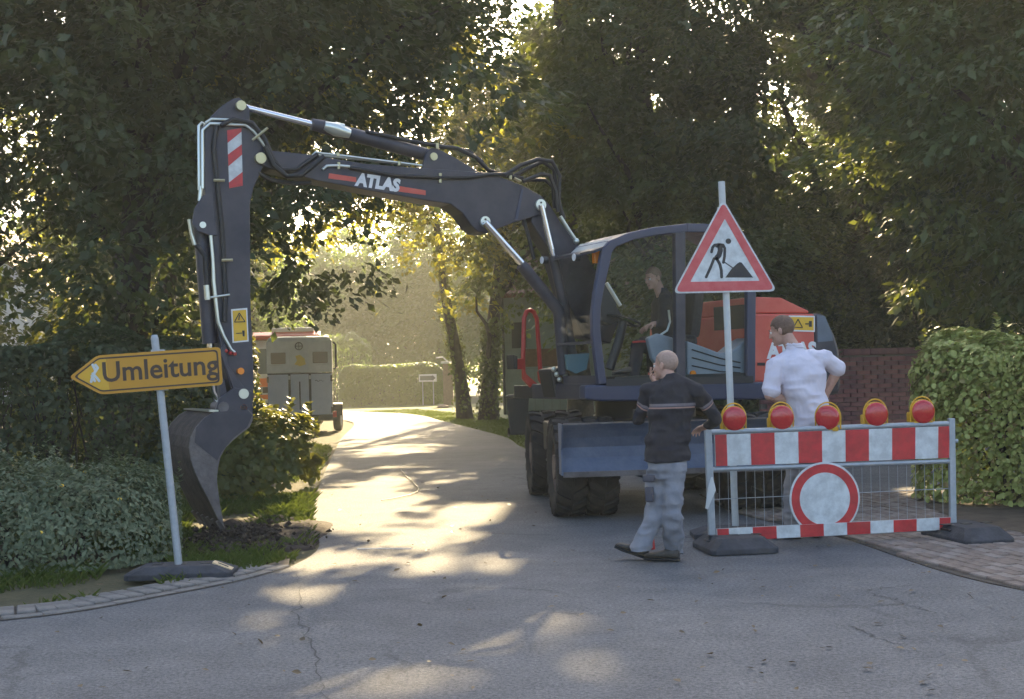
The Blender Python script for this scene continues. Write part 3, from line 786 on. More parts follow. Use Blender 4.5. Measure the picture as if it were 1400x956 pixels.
# ------------------------------------------------------------------ grass
M['blade'] = leaf_mat('grass_blade', (0.060, 0.095, 0.020), (0.125, 0.160, 0.045), (0.20, 0.26, 0.04), 0.4, warm=(0.19, 0.16, 0.07))
def grass(name, poly, n, h, seed, zb=-0.03, dens=None):
    rng = np.random.default_rng(seed)
    xs = [p[0] for p in poly]; ys = [p[1] for p in poly]; pts = []
    while len(pts) < n:
        q = np.stack([rng.uniform(min(xs), max(xs), n), rng.uniform(min(ys), max(ys), n)], 1)
        if dens: q = q[vnoise(q, 1.6, seed) > dens]
        pts += [p for p in q if inside(p, poly)]
    q = np.array(pts[:n]); a = rng.uniform(0, 2 * math.pi, n)
    hh = h * rng.uniform(0.4, 1.15, n) * (0.55 + 0.9 * vnoise(q, 1.1, seed + 3))
    D = np.stack([np.cos(a) * .5, np.sin(a) * .5, np.ones(n)], 1); D /= np.linalg.norm(D, axis=1, keepdims=True)
    P = np.concatenate([q, np.full((n, 1), zb)], 1) + D * (hh * .5)[:, None]
    Bn = np.stack([-np.sin(a), np.cos(a), 0 * a], 1)
    w = 0.011
    b0 = P - D * (hh * .5)[:, None]; tip = P + D * (hh * .5)[:, None] + np.stack([np.cos(a), np.sin(a), -0.6 + 0 * a], 1) * (hh * .25)[:, None]
    V = np.stack([b0 - Bn * w * .5, b0 + Bn * w * .5, P + Bn * w * .45, tip, P - Bn * w * .45], 1).reshape(-1, 3)
    F = [(i * 5, i * 5 + 1, i * 5 + 2, i * 5 + 3, i * 5 + 4) for i in range(n)]
    me = bpy.data.meshes.new(name); me.from_pydata(V.tolist(), [], F); me.materials.append(M['blade']); me.update()
    o = bpy.data.objects.new(name, me); COL.objects.link(o); tag(o, kind='stuff')
    return o
kl = [tuple((p + Vector((-0.06, 0.47, 0)))[:2]) for p in kerb_line[8:]]
verge_poly = kl + [tuple(G(430, 752)[:2]), tuple(G(425, 705)[:2]), tuple(G(432, 660)[:2]), (-4.1, 18), (-9.5, 15), (-9.5, 11)]
o = grass('grass', verge_poly, 26000, 0.15, 201, dens=0.38)
tag(o, 'patchy green grass along the left verge between shrub and kerb', None)
grass('grass', [(-4.1, 18.5), tuple(G(432, 655)[:2]), tuple(G(455, 612)[:2]), (-5.9, 33), (-8.5, 40), (-10.5, 40), (-8, 30), (-5.5, 20)], 16000, 0.12, 207)
grass('grass', [tuple(p[:2]) for p in lane_right[8:-10]] + [(0.8, 34), (-0.5, 44), (-4, 55)], 14000, 0.10, 203)
# ------------------------------------------------------------------ wheeled excavator
M['navy'] = pm('navy_paint', (0.021, 0.022, 0.038), 0.45, c2=(0.062, 0.058, 0.070), scale=3, bump=0.08, bscale=120, contrast=0.36, detail=11)
M['navy2'] = pm('cab_blue_paint', (0.026, 0.035, 0.075), 0.36, c2=(0.036, 0.048, 0.094), scale=3, contrast=0.6)
M['orange_paint'] = pm('orange_red_paint', (0.52, 0.062, 0.038), 0.5, c2=(0.64, 0.135, 0.098), scale=3.5, contrast=0.6)
M['red_paint'] = pm('red_paint', (0.40, 0.028, 0.022), 0.45, c2=(0.50, 0.045, 0.035), scale=6)
M['blade_blue'] = pm('worn_blue_paint', (0.058, 0.088, 0.155), 0.55, c2=(0.135, 0.165, 0.220), scale=5, bump=0.2, bscale=40, contrast=0.45, detail=9)
M['worn_steel'] = pm('worn_steel', (0.075, 0.062, 0.056), 0.6, 0.2, c2=(0.215, 0.19, 0.18), scale=5, bump=0.4, bscale=30, contrast=0.4, detail=9)
M['dirty_steel'] = pm('soil_caked_steel', (0.024, 0.019, 0.017), 0.85, 0.0, c2=(0.085, 0.064, 0.050), scale=6, bump=1.0, bscale=22, contrast=0.3, detail=9)
M['chrome'] = pm('chrome', (0.72, 0.73, 0.75), 0.12, 1.0)
M['zinc'] = pm('zinc_pipe', (0.62, 0.66, 0.60), 0.3, 0.85)
M['brass'] = pm('yellow_zinc', (0.52, 0.47, 0.28), 0.35, 0.75)
M['hose'] = pm('rubber_hose', (0.014, 0.014, 0.016), 0.5)
M['black'] = pm('black_plastic', (0.018, 0.018, 0.021), 0.5)
M['rubber'] = pm('tyre_rubber', (0.020, 0.018, 0.018), 0.85, c2=(0.052, 0.043, 0.037), scale=8, bump=0.2, bscale=60)
M['rim'] = pm('dusty_rim', (0.13, 0.085, 0.065), 0.7, c2=(0.22, 0.16, 0.125), scale=9)
M['grey_plastic'] = pm('grey_plastic', (0.20, 0.24, 0.28), 0.5, c2=(0.26, 0.30, 0.34), scale=4)
M['grey_vent'] = pm('blue_grey_panel', (0.085, 0.115, 0.155), 0.45, c2=(0.12, 0.155, 0.20), scale=4)
M['seat'] = pm('dark_fabric', (0.016, 0.016, 0.020), 0.9, c2=(0.030, 0.030, 0.036), scale=30)
M['white'] = pm('white_paint', (0.78, 0.78, 0.77), 0.45, c2=(0.66, 0.66, 0.65), scale=12)
M['sign_white'] = pm('sign_white', (0.50, 0.52, 0.51), 0.4, c2=(0.69, 0.72, 0.71), scale=9, contrast=0.22, detail=9)
M['sign_red'] = pm('sign_red', (0.42, 0.022, 0.028), 0.38, c2=(0.60, 0.032, 0.038), scale=9, contrast=0.25, detail=9)
M['sign_black'] = pm('sign_black', (0.022, 0.020, 0.022), 0.5)
M['sticker'] = pm('yellow_sticker', (0.78, 0.46, 0.03), 0.4, c2=(0.70, 0.41, 0.03), scale=20)
M['lamp_white'] = pm('lamp_lens', (0.85, 0.87, 0.88), 0.1, coat=0.6)
M['lamp_orange'] = pm('orange_lens', (0.85, 0.25, 0.02), 0.2, coat=0.6)
M['glint_roof'] = pm('roof_hatch_glint', (0.66, 0.68, 0.64), 0.25, c2=(0.58, 0.60, 0.57), scale=4)  # opaque pale colour stands for sun shining through the tinted roof window
def glass_mat(name, tint=(0.80, 0.86, 0.86), refl=1.0):
    m = bpy.data.materials.new(name); m.use_nodes = True
    nt = m.node_tree; nt.nodes.remove(nt.nodes['Principled BSDF'])
    t = nt.nodes.new('ShaderNodeBsdfTransparent'); t.inputs[0].default_value = (*tint, 1)
    g = nt.nodes.new('ShaderNodeBsdfGlossy'); g.inputs['Roughness'].default_value = 0.03
    fr = nt.nodes.new('ShaderNodeFresnel'); fr.inputs['IOR'].default_value = 1.45
    mx = nt.nodes.new('ShaderNodeMixShader')
    mu = nt.nodes.new('ShaderNodeMath'); mu.operation = 'MULTIPLY'; mu.inputs[1].default_value = refl
    nt.links.new(fr.outputs[0], mu.inputs[0]); nt.links.new(mu.outputs[0], mx.inputs[0]); nt.links.new(t.outputs[0], mx.inputs[1]); nt.links.new(g.outputs[0], mx.inputs[2])
    nt.links.new(mx.outputs[0], nt.nodes['Material Output'].inputs['Surface'])
    return m
M['glass'] = glass_mat('cab_glass', (0.95, 0.97, 0.97), 0.22)

XC = Vector((1.53, 15.3, 0))
_a = math.radians(205)
XF = Vector((math.cos(_a), math.sin(_a), 0)); XL = Vector((-math.sin(_a), math.cos(_a), 0)); XZ = Vector((0, 0, 1))
MUP = Matrix(((XF.x, XL.x, 0, XC.x), (XF.y, XL.y, 0, XC.y), (0, 0, 1, 0), (0, 0, 0, 1)))
RUP = MUP.to_3x3()
def V_(px, py, v):
    return on_plane(px, py, XC + XL * v, XL)
def plate(mb, pts, v0, v1, mi=0):
    near = [V_(x, y, v0) for x, y in pts]
    return mb.prism(near, [p + XL * (v1 - v0) for p in near], mi)
def ptube(mb, pts, v, r, n=8, vs=None, mi=0):
    return mb.tube([V_(x, y, v if vs is None else vs[i]) for i, (x, y) in enumerate(pts)], r, n, True, mi)
def pin(mb, px, py, v0, v1, r, n=20, mi=0):
    a = V_(px, py, v0); return mb.cyl(a, a + XL * (v1 - v0), r, n=n, mi=mi)
def text_mesh(body, size, bold=0.0, shear=0.0, ext=0.002, sx=1.0):
    cu = bpy.data.curves.new('lettering', 'FONT'); cu.body = body; cu.size = size; cu.offset = bold; cu.shear = shear; cu.extrude = ext
    cu.align_x = 'CENTER'; cu.align_y = 'CENTER'; cu.resolution_u = 3; cu.space_character = 1.0
    o = bpy.data.objects.new('lettering', cu); COL.objects.link(o)
    dg = bpy.context.evaluated_depsgraph_get()
    me = bpy.data.meshes.new_from_object(o.evaluated_get(dg))
    bpy.data.objects.remove(o); bpy.data.curves.remove(cu)
    vs = [Vector((v.co.x * sx, v.co.y, v.co.z)) for v in me.vertices]; fs = [tuple(p.vertices) for p in me.polygons]
    bpy.data.meshes.remove(me)
    return vs, fs
def put_text(parent, body, size, o, ex, ez, mat, name='lettering', bold=0.0, sx=1.0, ext=0.002, shear=0.0):
    """text lying in the plane ex (reading direction) / ez (up), facing ex x ez"""
    ex = Vector(ex).normalized(); ez = Vector(ez); ez = (ez - ex * ez.dot(ex)).normalized(); en_ = ex.cross(ez)
    vs, fs = text_mesh(body, size, bold, shear, ext, sx)
    mb = MB(); mb.add([Vector(o) + ex * v.x + ez * v.y + en_ * v.z for v in vs], fs)
    return mb.build(name, mat, parent)

EX = thing('excavator', 'dark blue wheeled excavator with orange hood, arm reaching left over the lane', 'excavator', XC)
# --- undercarriage
HD = Vector((math.sin(math.radians(5)), -math.cos(math.radians(5)), 0)); HL = Vector((math.cos(math.radians(5)), math.sin(math.radians(5)), 0))
MUC = Matrix(((HD.x, HL.x, 0, XC.x), (HD.y, HL.y, 0, XC.y), (0, 0, 1, 0), (0, 0, 0, 1)))       # x: towards the blade, y: picture right
b = MB(MUC)
b.box((0, 0, 0.80), (2.5, 0.86, 0.36)); b.box((0, 0, 0.62), (1.2, 0.7, 0.2)); b.box((1.32, 0, 0.72), (0.3, 0.62, 0.3)); b.box((-1.4, 0, 0.72), (0.3, 0.62, 0.3))
b.build('chassis', M['navy'], EX, bevel=0.015)
b = MB(MUC)
for s in (-1, 1):
    b.box((0, s * 0.86, 0.78), (0.92, 0.58, 0.34)); b.box((0.05, s * 0.95, 0.50), (0.7, 0.4, 0.04))
b.build('side_box', M['black'], EX, bevel=0.02)
for x in (1.22, -1.22):
    b = MB(MUC); b.tube([(x, -1.1, 0.53), (x, -0.4, 0.53), (x, -0.25, 0.56), (x, 0.25, 0.56), (x, 0.4, 0.53), (x, 1.1, 0.53)], [0.11, 0.12, 0.2, 0.2, 0.12, 0.11], 14)
    b.build('axle', M['black'], EX, smooth=40)
# tyre: lathe plus chevron lugs
tw, tr = 0.315, 0.525
tb = MB()
prof = [(0.27, -tw / 2 + .035), (0.33, -tw / 2 + .005), (0.43, -tw / 2), (0.475, -tw / 2 + .015), (0.497, -tw / 2 + .06), (0.502, 0), (0.497, tw / 2 - .06), (0.475, tw / 2 - .015), (0.43, tw / 2), (0.33, tw / 2 - .005), (0.27, tw / 2 - .035)]
tb.lathe(prof, (0, 0, 0), (0, 1, 0), 40)
NL = 20
for k in range(NL):
    for s in (-1, 1):
        ang0 = 2 * math.pi * (k + (0.5 if s > 0 else 0)) / NL
        ring = []
        for (yy, da, r0, r1) in ((0.015 * s, 0.0, 0.495, 0.525), (tw * .33 * s, 0.10, 0.49, 0.527), (tw * .5 * s, 0.16, 0.46, 0.515), (tw * .515 * s, 0.18, 0.40, 0.44)):
            a0, a1 = ang0 + da, ang0 + da + 0.15
            q = [(a0, r0), (a1, r0), (a1, r1), (a0, r1)]
            ring.append([Vector((math.cos(a) * r, yy, math.sin(a) * r)) for a, r in q])
        if s < 0: ring = [r[::-1] for r in ring]
        tb.rings(ring)
tyre0 = tb.build('tyre', M['rubber'], None, smooth=35); tyre_me = tyre0.data; bpy.data.objects.remove(tyre0)
rb = MB()
rb.lathe([(0.285, -0.12), (0.28, -0.10), (0.24, -0.06), (0.20, -0.07), (0.13, -0.085), (0.13, -0.14), (0.0, -0.14)], (0, 0, 0), (0, 1, 0), 28)
for k in range(10):
    a = 2 * math.pi * k / 10; rb.cyl((math.cos(a) * .17, -0.07, math.sin(a) * .17), (math.cos(a) * .17, -0.10, math.sin(a) * .17), 0.016, n=6)
rim0 = rb.build('rim', M['rim'], None, smooth=35); rim_me = rim0.data; bpy.data.objects.remove(rim0)
for x in (1.22, -1.22):
    for y in (-1.095, -0.762, 0.762, 1.095):
        w = bpy.data.objects.new('wheel', tyre_me); COL.objects.link(w); w.parent = EX
        p = HD * x + HL * y
        w.matrix_local = Matrix(((HD.x, HL.x, 0, p.x), (HD.y, HL.y, 0, p.y), (0, 0, 1, 0.522), (0, 0, 0, 1))) @ Matrix.Rotation(random.uniform(0, 1), 4, 'Y') @ (Matrix.Identity(4) if y < 0 else Matrix.Rotation(math.pi, 4, 'Z'))
        r_ = bpy.data.objects.new('rim', rim_me); COL.objects.link(r_); r_.parent = w
# dozer blade
b = MB(MUC); hw = 1.235
front = [(0.215, 1.005), (0.14, 0.95), (0.055, 0.865), (0.0, 0.765), (0.012, 0.66), (0.065, 0.55), (0.10, 0.50)]
x0 = 1.93
sec = [(x0 + f, z) for f, z in front] + [(x0 + f - 0.04, z) for f, z in reversed(front)]
b.prism([Vector((x, -hw, z)) for x, z in sec], [Vector((x, hw, z)) for x, z in sec])
DB = b.build('dozer_blade', M['blade_blue'], EX)
b = MB(MUC)
for y in (-hw - .008, hw + .008):
    b.prism([Vector((x0 + .235, y - .008, 1.01)), Vector((x0 - .08, y - .008, 1.01)), Vector((x0 - .08, y - .008, .5)), Vector((x0 + .13, y - .008, .495)), Vector((x0 + .10, y - .008, .75))], [Vector((x0 + .235, y + .008, 1.01)), Vector((x0 - .08, y + .008, 1.01)), Vector((x0 - .08, y + .008, .5)), Vector((x0 + .13, y + .008, .495)), Vector((x0 + .10, y + .008, .75))])
b.build('end_plate', M['blade_blue'], DB)
b = MB(MUC); b.box((x0 + .098, 0, .50), (.02, 2.46, .055)); b.build('cutting_edge', M['worn_steel'], DB)
b = MB(MUC); b.box((x0 + .195, 0, 1.012), (.05, 2.46, .012)); b.build('top_edge', M['worn_steel'], DB)
for y in (-0.42, 0.42):
    b = MB(MUC); b.bar((x0 - .02, y, .66), (1.2, y, .62), .09, .14); b.build('blade_arm', M['navy'], EX)
    b = MB(MUC); b.cyl((x0 - .03, y * .6, .80), (1.4, y * .6, .88), .035); b.build('blade_cylinder', M['black'], EX, smooth=40)
b = MB(MUC); b.cyl((1.5, -.02, .42), (1.5, -.02, .56), .07); b.build('tow_pin', M['black'], EX)
b = MB(MUC); b.cyl((1.48, -0.23, 1.06), (1.50, -0.23, 1.06), .045); b.build('red_reflector', M['red_paint'], EX)
b = MB(MUC); b.box((1.4, -0.28, 1.03), (0.12, .22, .16)); b.build('lamp_bracket', M['black'], EX)
b = MB(); b.cyl(XC + Vector((0, 0, .97)), XC + Vector((0, 0, 1.24)), .58, n=36); b.build('turntable', M['black'], EX, smooth=40)

# --- superstructure
b = MB(MUP); b.box((-.32, -.02, 1.30), (3.0, 2.1, .15)); b.build('platform', M['black'], EX, bevel=0.01)
b = MB(); plate(b, [(800, 527), (1052, 522), (1052, 546), (822, 549), (800, 546)], 1.20, 1.06); b.build('sill_beam', M['navy2'], EX, bevel=0.02)
b = MB(MUP); b.box((1.215, .30, 1.31), (.05, 1.5, .17)); b.build('front_beam', M['navy'], EX, bevel=0.01)
# cab frame
A_out = [(940, 305.5), (892, 311), (860, 318), (835, 328.6), (824, 341), (820, 362), (813.5, 400), (810, 430), (811, 463), (815, 496), (819, 526)]
A_in = [(831, 525), (828, 512), (825, 485), (821.3, 452), (821.8, 420), (828, 387), (834, 362.6), (837, 346), (843, 337.5), (868, 327.5), (903, 321), (940, 317.5)]
R_out = [(1033, 522), (1034, 402), (1028, 350), (1014, 324), (990, 310), (965, 306), (940, 305.5)]
R_in = [(940, 317.5), (964, 318), (986, 322), (1004, 334), (1017, 356), (1022, 402), (1022, 522)]
CABN, CABF = 1.20, 0.30
for v in (CABN, CABF + .06):
    b = MB(); plate(b, A_out + A_in, v, v - .07); plate(b, R_out[::-1][:1] + R_out[-2::-1] + R_in[::-1], v, v - .07) if False else plate(b, R_out + R_in, v, v - .07)
    b.build('cab_frame', M['navy2'], EX, bevel=0.012)
b = MB(); plate(b, [(923.5, 317.5), (937.5, 317.5), (937.5, 522), (925, 522)], CABN - .002, CABN - .075); b.build('door_post', M['navy'], EX, bevel=0.008)
b = MB(); plate(b, [(829, 519), (1030, 514), (1030, 524), (829, 528)], CABN + .004, CABN - .08); b.build('door_sill', M['black'], EX)
# roof skin from near arch to far arch
arch = [(824, 341), (835, 328.6), (860, 318), (892, 311), (940, 305.5), (965, 306), (990, 310), (1014, 324), (1028, 350), (1034, 402)]
b = MB()
near = [V_(x, y, CABN - .07) for x, y in arch]; lowr = [p - Vector((0, 0, .045)) for p in near]
for i in range(1, len(arch) - 2):
    q = [near[i], near[i + 1], lowr[i + 1], lowr[i]]; b.prism(q, [p - XL * (CABN - CABF - .09) for p in q])
b.build('cab_roof', M['navy2'], EX)
b = MB(); q = [V_(824, 338, 1.10), V_(838, 325, 1.10), V_(838, 329, 1.10), V_(824, 342, 1.10)]
b.prism(q, [p - XL * .74 for p in q]); b.build('roof_window', M['glint_roof'], EX)
b = MB(); q = [V_(812, 342, 1.18), V_(826, 337, 1.18), V_(826, 341, 1.18), V_(812, 346, 1.18)]
b.prism(q, [p - XL * .95 for p in q]); b.build('sun_visor', M['navy'], EX)
# glazing
b = MB(); plate(b, [(831, 524), (821.3, 452), (822, 420), (837, 346), (868, 327.5), (925, 318.5), (925, 520)], CABN - .030, CABN - .036); b.build('door_pane', M['glass'], EX)
b = MB(); plate(b, [(937, 518), (937, 318), (964, 318.5), (986, 322.5), (1004, 335), (1016, 356), (1022, 402), (1022, 516)], CABN - .030, CABN - .036); b.build('rear_pane', M['glass'], EX)
ws = [(822, 345), (818, 362), (812, 400), (808, 430), (809, 463), (813, 496), (817, 524)]
b = MB(); nr_ = [V_(x + 4, y, CABN - .07) for x, y in ws]; b.rings([nr_, [p - XL * (CABN - CABF - .14) for p in nr_]], closed=False, cap=False); b.build('windscreen', glass_mat('screen_glass', (.86, .9, .9), 0.06), EX)
b = MB(); a_ = V_(812, 468, CABN - .07); b.bar(a_, a_ - XL * .8, .05, .03); b.build('windscreen_bar', M['navy'], EX)
b = MB(); a_ = V_(821, 520, CABN - .07); b.bar(a_, a_ - XL * .8, .05, .10); b.build('windscreen_sill', M['navy'], EX)
b = MB(); a_ = V_(1030, 440, CABN - .08); b.box((a_ + XL * -.38) + Vector((0, 0, -.25)), (.03, .75, .9), RUP); b.build('cab_rear_wall', M['black'], EX)
# interior
b = MB(MUP); b.box((.20, .75, 1.44), (1.7, .82, .05)); b.build('cab_floor', M['black'], EX)
ub, zb = -0.02, 1.78
b = MB(MUP); b.box((.12, .72, 1.83), (.50, .50, .14)); b.box((-.16, .72, 2.22), (.14, .46, .72), Matrix.Rotation(-.16, 3, 'Y')); b.box((-.25, .72, 2.64), (.11, .26, .2), Matrix.Rotation(-.16, 3, 'Y')); b.box((.1, .72, 1.62), (.4, .4, .28))
b.build('seat', M['seat'], EX, bevel=0.05)
b = MB(); plate(b, [(886, 462), (900, 456), (922, 462), (922, 512), (906, 512), (892, 490)], 1.06, .98)
b.build('armrest_console', M['grey_plastic'], EX, bevel=0.02)
b = MB(); plate(b, [(939, 466), (962, 474), (985, 483), (1000, 481), (1016, 468), (1032, 459), (1027, 515), (940, 517)], 1.10, .80)
CP = b.build('side_panel', M['grey_plastic'], EX, bevel=0.02)
b = MB()
for k in range(3):
    ptube(b, [(946, 478 + k * 11), (984, 490 + k * 9), (1012, 496 + k * 7)], 1.103, .008, 6)
b.build('panel_rib', M['black'], CP)
b = MB(); plate(b, [(818, 400), (826, 385), (843, 405), (846, 440), (836, 445), (822, 440)], .72, .55); b.build('dash_panel', M['black'], EX, bevel=0.02)
b = MB(); ptube(b, [(829, 387), (848, 418)], 1.0, .022, 8); b.build('wiper_arm', M['zinc'], EX)
b = MB(); ptube(b, [(833, 505), (845, 470), (852, 440)], .72, .05, 10); b.build('steering_column', M['black'], EX)
cpt = V_(852, 438, .72); b = MB(); R_ = 0.19
axs = (XF * -.35 + Vector((0, 0, 1))).normalized(); ta = axs.orthogonal().normalized(); tb2 = axs.cross(ta)
b.tube([cpt + (ta * math.cos(q) + tb2 * math.sin(q)) * R_ for q in [2 * math.pi * k / 24 for k in range(25)]], .014, 8)
b.tube([cpt - ta * R_, cpt + ta * R_], .012, 6); b.build('steering_wheel', M['black'], EX, smooth=60)
b = MB(); ptube(b, [(865, 468), (876, 467), (887, 467)], .98, .012, 6); b.build('control_lever', M['red_paint'], EX)
b = MB(); ptube(b, [(914, 424), (916, 440), (912, 452), (903, 458)], 1.03, .012, 6); b.build('grab_handle', M['zinc'], EX)
b = MB(); pin(b, 948, 511, 1.12, 1.08, .035); b.build('side_reflector', M['lamp_orange'], EX)
b = MB(); plate(b, [(774, 485), (806, 483), (802, 505), (788, 511), (776, 505)], .42, .38); b.build('foot_panel', pm('teal_cover', (0.10, 0.20, 0.24), .6), EX)
# roof work lamps and beacon bracket
for px, py in ((750, 356), (794, 352)):
    vv = .34 if px < 770 else .86
    b = MB(); c_ = V_(px, py, vv) + XF * .02; b.cyl(c_, c_ + XF * .06, .042, n=14); WL = b.build('work_lamp', M['black'], EX)
    b = MB(); b.cyl(c_ + XF * .06, c_ + XF * .066, .040, n=14); b.build('lens', M['lamp_white'], WL)
b = MB(); c_ = V_(815, 352, 1.0); b.box(c_, (.07, .07, .13), RUP); b.build('indicator_lamp', M['lamp_orange'], EX, bevel=0.01)
# hood, counterweight
b = MB(); plate(b, [(1031, 429), (1114, 429), (1114, 523), (1027, 523)], 1.14, -1.10); HO = b.build('engine_hood', M['orange_paint'], EX, bevel=0.025)
b = MB(); plate(b, [(1031, 428.5), (1031, 406), (1068, 407), (1106, 425), (1106, 428.5)], 1.06, -1.0); b.build('hood_top', M['orange_paint'], EX, bevel=0.02)
b = MB(); plate(b, [(1114.5, 428), (1129, 429), (1143, 459), (1149, 480), (1151, 526), (1148, 540), (1100, 541), (1100, 524), (1114.5, 524)], 1.12, -1.12); CW = b.build('counterweight', M['navy'], EX, bevel=0.05)
b = MB(); plate(b, [(1117, 431), (1128, 432), (1138, 459), (1139, 466), (1118, 468)], 1.128, 1.10); b.build('vent_panel', M['grey_vent'], CW)
b = MB(); plate(b, [(1078.5, 431.5), (1114, 432), (1114, 454), (1078.5, 453)], 1.1455, 1.142); SK = b.build('warning_sticker', M['white'], HO)
b = MB(); plate(b, [(1080.5, 433.5), (1112.5, 434), (1112.5, 452), (1080.5, 451)], 1.1475, 1.1453); b.build('sticker_face', M['sticker'], SK)
b = MB(); T_ = [(1091, 436.5), (1085, 447.5), (1097, 448)]
for k in range(3): ptube(b, [T_[k], T_[(k + 1) % 3]], 1.148, .007, 4)
ptube(b, [(1101, 443), (1109, 443)], 1.148, .009, 4); plate(b, [(1106, 439), (1110, 439), (1110, 447), (1106, 447)], 1.149, 1.147)
b.build('sticker_symbol', M['sign_black'], SK)
b = MB(); plate(b, [(1070.5, 431), (1072, 431), (1072, 521), (1070.5, 521)], 1.142, 1.139); b.build('panel_gap', M['black'], HO)
for k in range(6):
    b = MB(); plate(b, [(1078, 497 + k * 3.6), (1108, 497.4 + k * 3.6), (1108, 499 + k * 3.6), (1078, 498.6 + k * 3.6)], 1.143, 1.138); b.build('vent_slot', M['black'], HO)
b = MB(); plate(b, [(1036, 496), (1046, 496), (1046, 500), (1036, 500)], 1.150, 1.139); b.build('latch', M['black'], HO)
put_text(HO, 'ATLAS', .235, V_(1083, 480, 1.1425), -XF, XZ, M['white'], bold=.012, sx=.98, ext=.002)
b = MB(); plate(b, [(1024, 488), (1027, 488), (1026, 507), (1023.5, 507)], 1.19, 1.185); b.build('white_mark', M['white'], EX)
# front rail (red) with mirror, head lamps
rl = MB(); vR = -.62
ptube(rl, [(740, 541), (716, 512), (715, 492), (716.5, 435), (720, 426), (725, 424), (730, 427), (734, 436), (739, 512), (742, 520)], vR, .026, 10)
plate(rl, [(715, 500), (720, 512), (745, 534), (762, 541), (745, 545), (735, 540), (716, 518)], vR + .03, vR - .02); plate(rl, [(737, 508), (743, 512), (768, 542), (755, 545), (738, 520)], vR + .05, vR)
rl.build('front_rail', M['red_paint'], EX, smooth=50)
b = MB(); plate(b, [(707, 491), (716, 490), (716, 505), (708, 505)], vR + .03, vR - .03); MR = b.build('mirror_bracket', M['red_paint'], EX)
b = MB(); plate(b, [(702, 485), (708, 487), (708, 505), (703, 505)], vR + .1, vR - .1); b.build('mirror', M['black'], MR, bevel=0.01)
for px, py, vv in ((747, 538, -.42), (805, 539, .62)):
    c_ = V_(px, py, vv) + XF * .03
    b = MB(MUP); lc = MUP.inverted() @ c_; b.box(lc, (.08, .16, .10)); HLm = b.build('head_lamp', M['black'], EX, bevel=0.012)
    b = MB(MUP); b.box(lc + Vector((.042, 0, -.01)), (.006, .085, .07)); b.build('lens', M['lamp_white'], HLm)
    b = MB(MUP); b.box(lc + Vector((.040, .075 if vv > 0 else -.075, 0)), (.010, .05, .085)); b.build('turn_signal', M['lamp_orange'], HLm)
b = MB(); c_ = V_(794, 534, .42) + XF * .04; b.ell(c_, (.04, .05, .06)); b.build('side_lamp', M['lamp_white'], EX, smooth=60)
# cylinder foot block
b = MB(); plate(b, [(752, 505), (778, 500), (784, 545), (760, 545)], .16, -.16); b.build('boom_bracket', M['black'], EX, bevel=0.02)
b = MB()
for k in range(5): b.ell(V_(757 + k * 4, 505 + (k * 7) % 19, .2), (.03, .03, .03), nu=8, nv=6)
b.build('hose_coupling', M['zinc'], EX, smooth=60)

# --- boom
BN, BF = 0.16, -0.16
b = MB()
plate(b, [(726, 303), (731, 272), (741, 268), (752, 280), (768, 306), (800, 345), (850, 430), (835, 470), (800, 462), (770, 400), (753, 345)], BN - .03, BF + .03)
b.build('base_boom', M['navy'], EX, bevel=0.015)
MBoom = [(357, 208), (372, 206), (421, 211), (500, 224), (577, 230), (655, 235), (669, 236), (714, 253), (741, 268), (750, 281), (742, 293), (701, 305), (666, 319), (654, 317), (645, 309), (633, 292), (616, 279), (588, 275), (502, 260), (432, 246.5), (396, 236.5), (370, 231), (355, 224)]
b = MB(); plate(b, MBoom, BN, BF); BO = b.build('main_boom', M['navy'], EX, bevel=0.012)
b = MB(); plate(b, [(577, 231), (583, 208), (590, 202), (600, 204), (625, 217), (656, 236)], BN - .05, BN - .09); plate(b, [(577, 231), (583, 208), (590, 202), (600, 204), (625, 217), (656, 236)], BF + .09, BF + .05); b.build('cylinder_ear', M['navy'], BO, bevel=0.006)
b = MB(); plate(b, [(704, 300), (713, 258), (716, 259), (708, 300)], BN + .012, BN - .002); b.build('weld_rib', M['navy2'], BO)
for px, py, r_, mt in ((740, 280, .062, 'zinc'), (664, 303, .058, 'zinc'), (593.5, 214, .042, 'brass'), (357, 216, .055, 'brass'), (330, 144, .05, 'brass')):
    b = MB(); v1 = BN + .035 if px > 600 or px < 400 else BN - .03
    pin(b, px, py, v1, BF - .03, r_); PN = b.build('pivot_pin', M[mt], EX if px < 400 else BO, smooth=40)
    if px > 600:
        b = MB()
        for dx, dy in ((0, -3), (-2.4, 2), (2.4, 2)): pin(b, px + dx, py + dy, v1 + .006, v1, .012, 8)
        b.build('bolt', M['black'], PN)
# lettering and dashes on the boom flank
p0, p1 = V_(490, 246, BN), V_(543, 254, BN)
d_ = (p1 - p0).normalized()
put_text(BO, 'ATLAS', .178, (V_(516.5, 250.3, BN + .003)), d_, XZ, M['white'], bold=.010, sx=.92, ext=.002, shear=.12)
for q in ([(450, 237), (487, 242.5), (487, 249), (449, 244)], [(546, 254.5), (582, 260.5), (582, 267), (545, 262)]):
    b = MB(); plate(b, q, BN + .004, BN - .001); b.build('orange_dash', M['orange_paint'], BO)
# lift cylinder
b = MB(); ptube(b, [(663, 304), (718, 365)], BN + .10, .040, 16); ptube(b, [(740, 281), (754, 342), (760, 365)], BN + .05, .034, 14); b.build('piston_rod', M['chrome'], EX, smooth=40)
b = MB(); ptube(b, [(712, 362), (716, 366), (764, 425), (771, 512)], BN + .10, [.062, .068, .072, .06], 18); b.build('lift_cylinder', M['navy'], EX, smooth=40)
b = MB(); ptube(b, [(756, 350), (775, 440), (785, 500)], BN + .04, .055, 16); b.build('adjust_cylinder', M['navy'], EX, smooth=40)
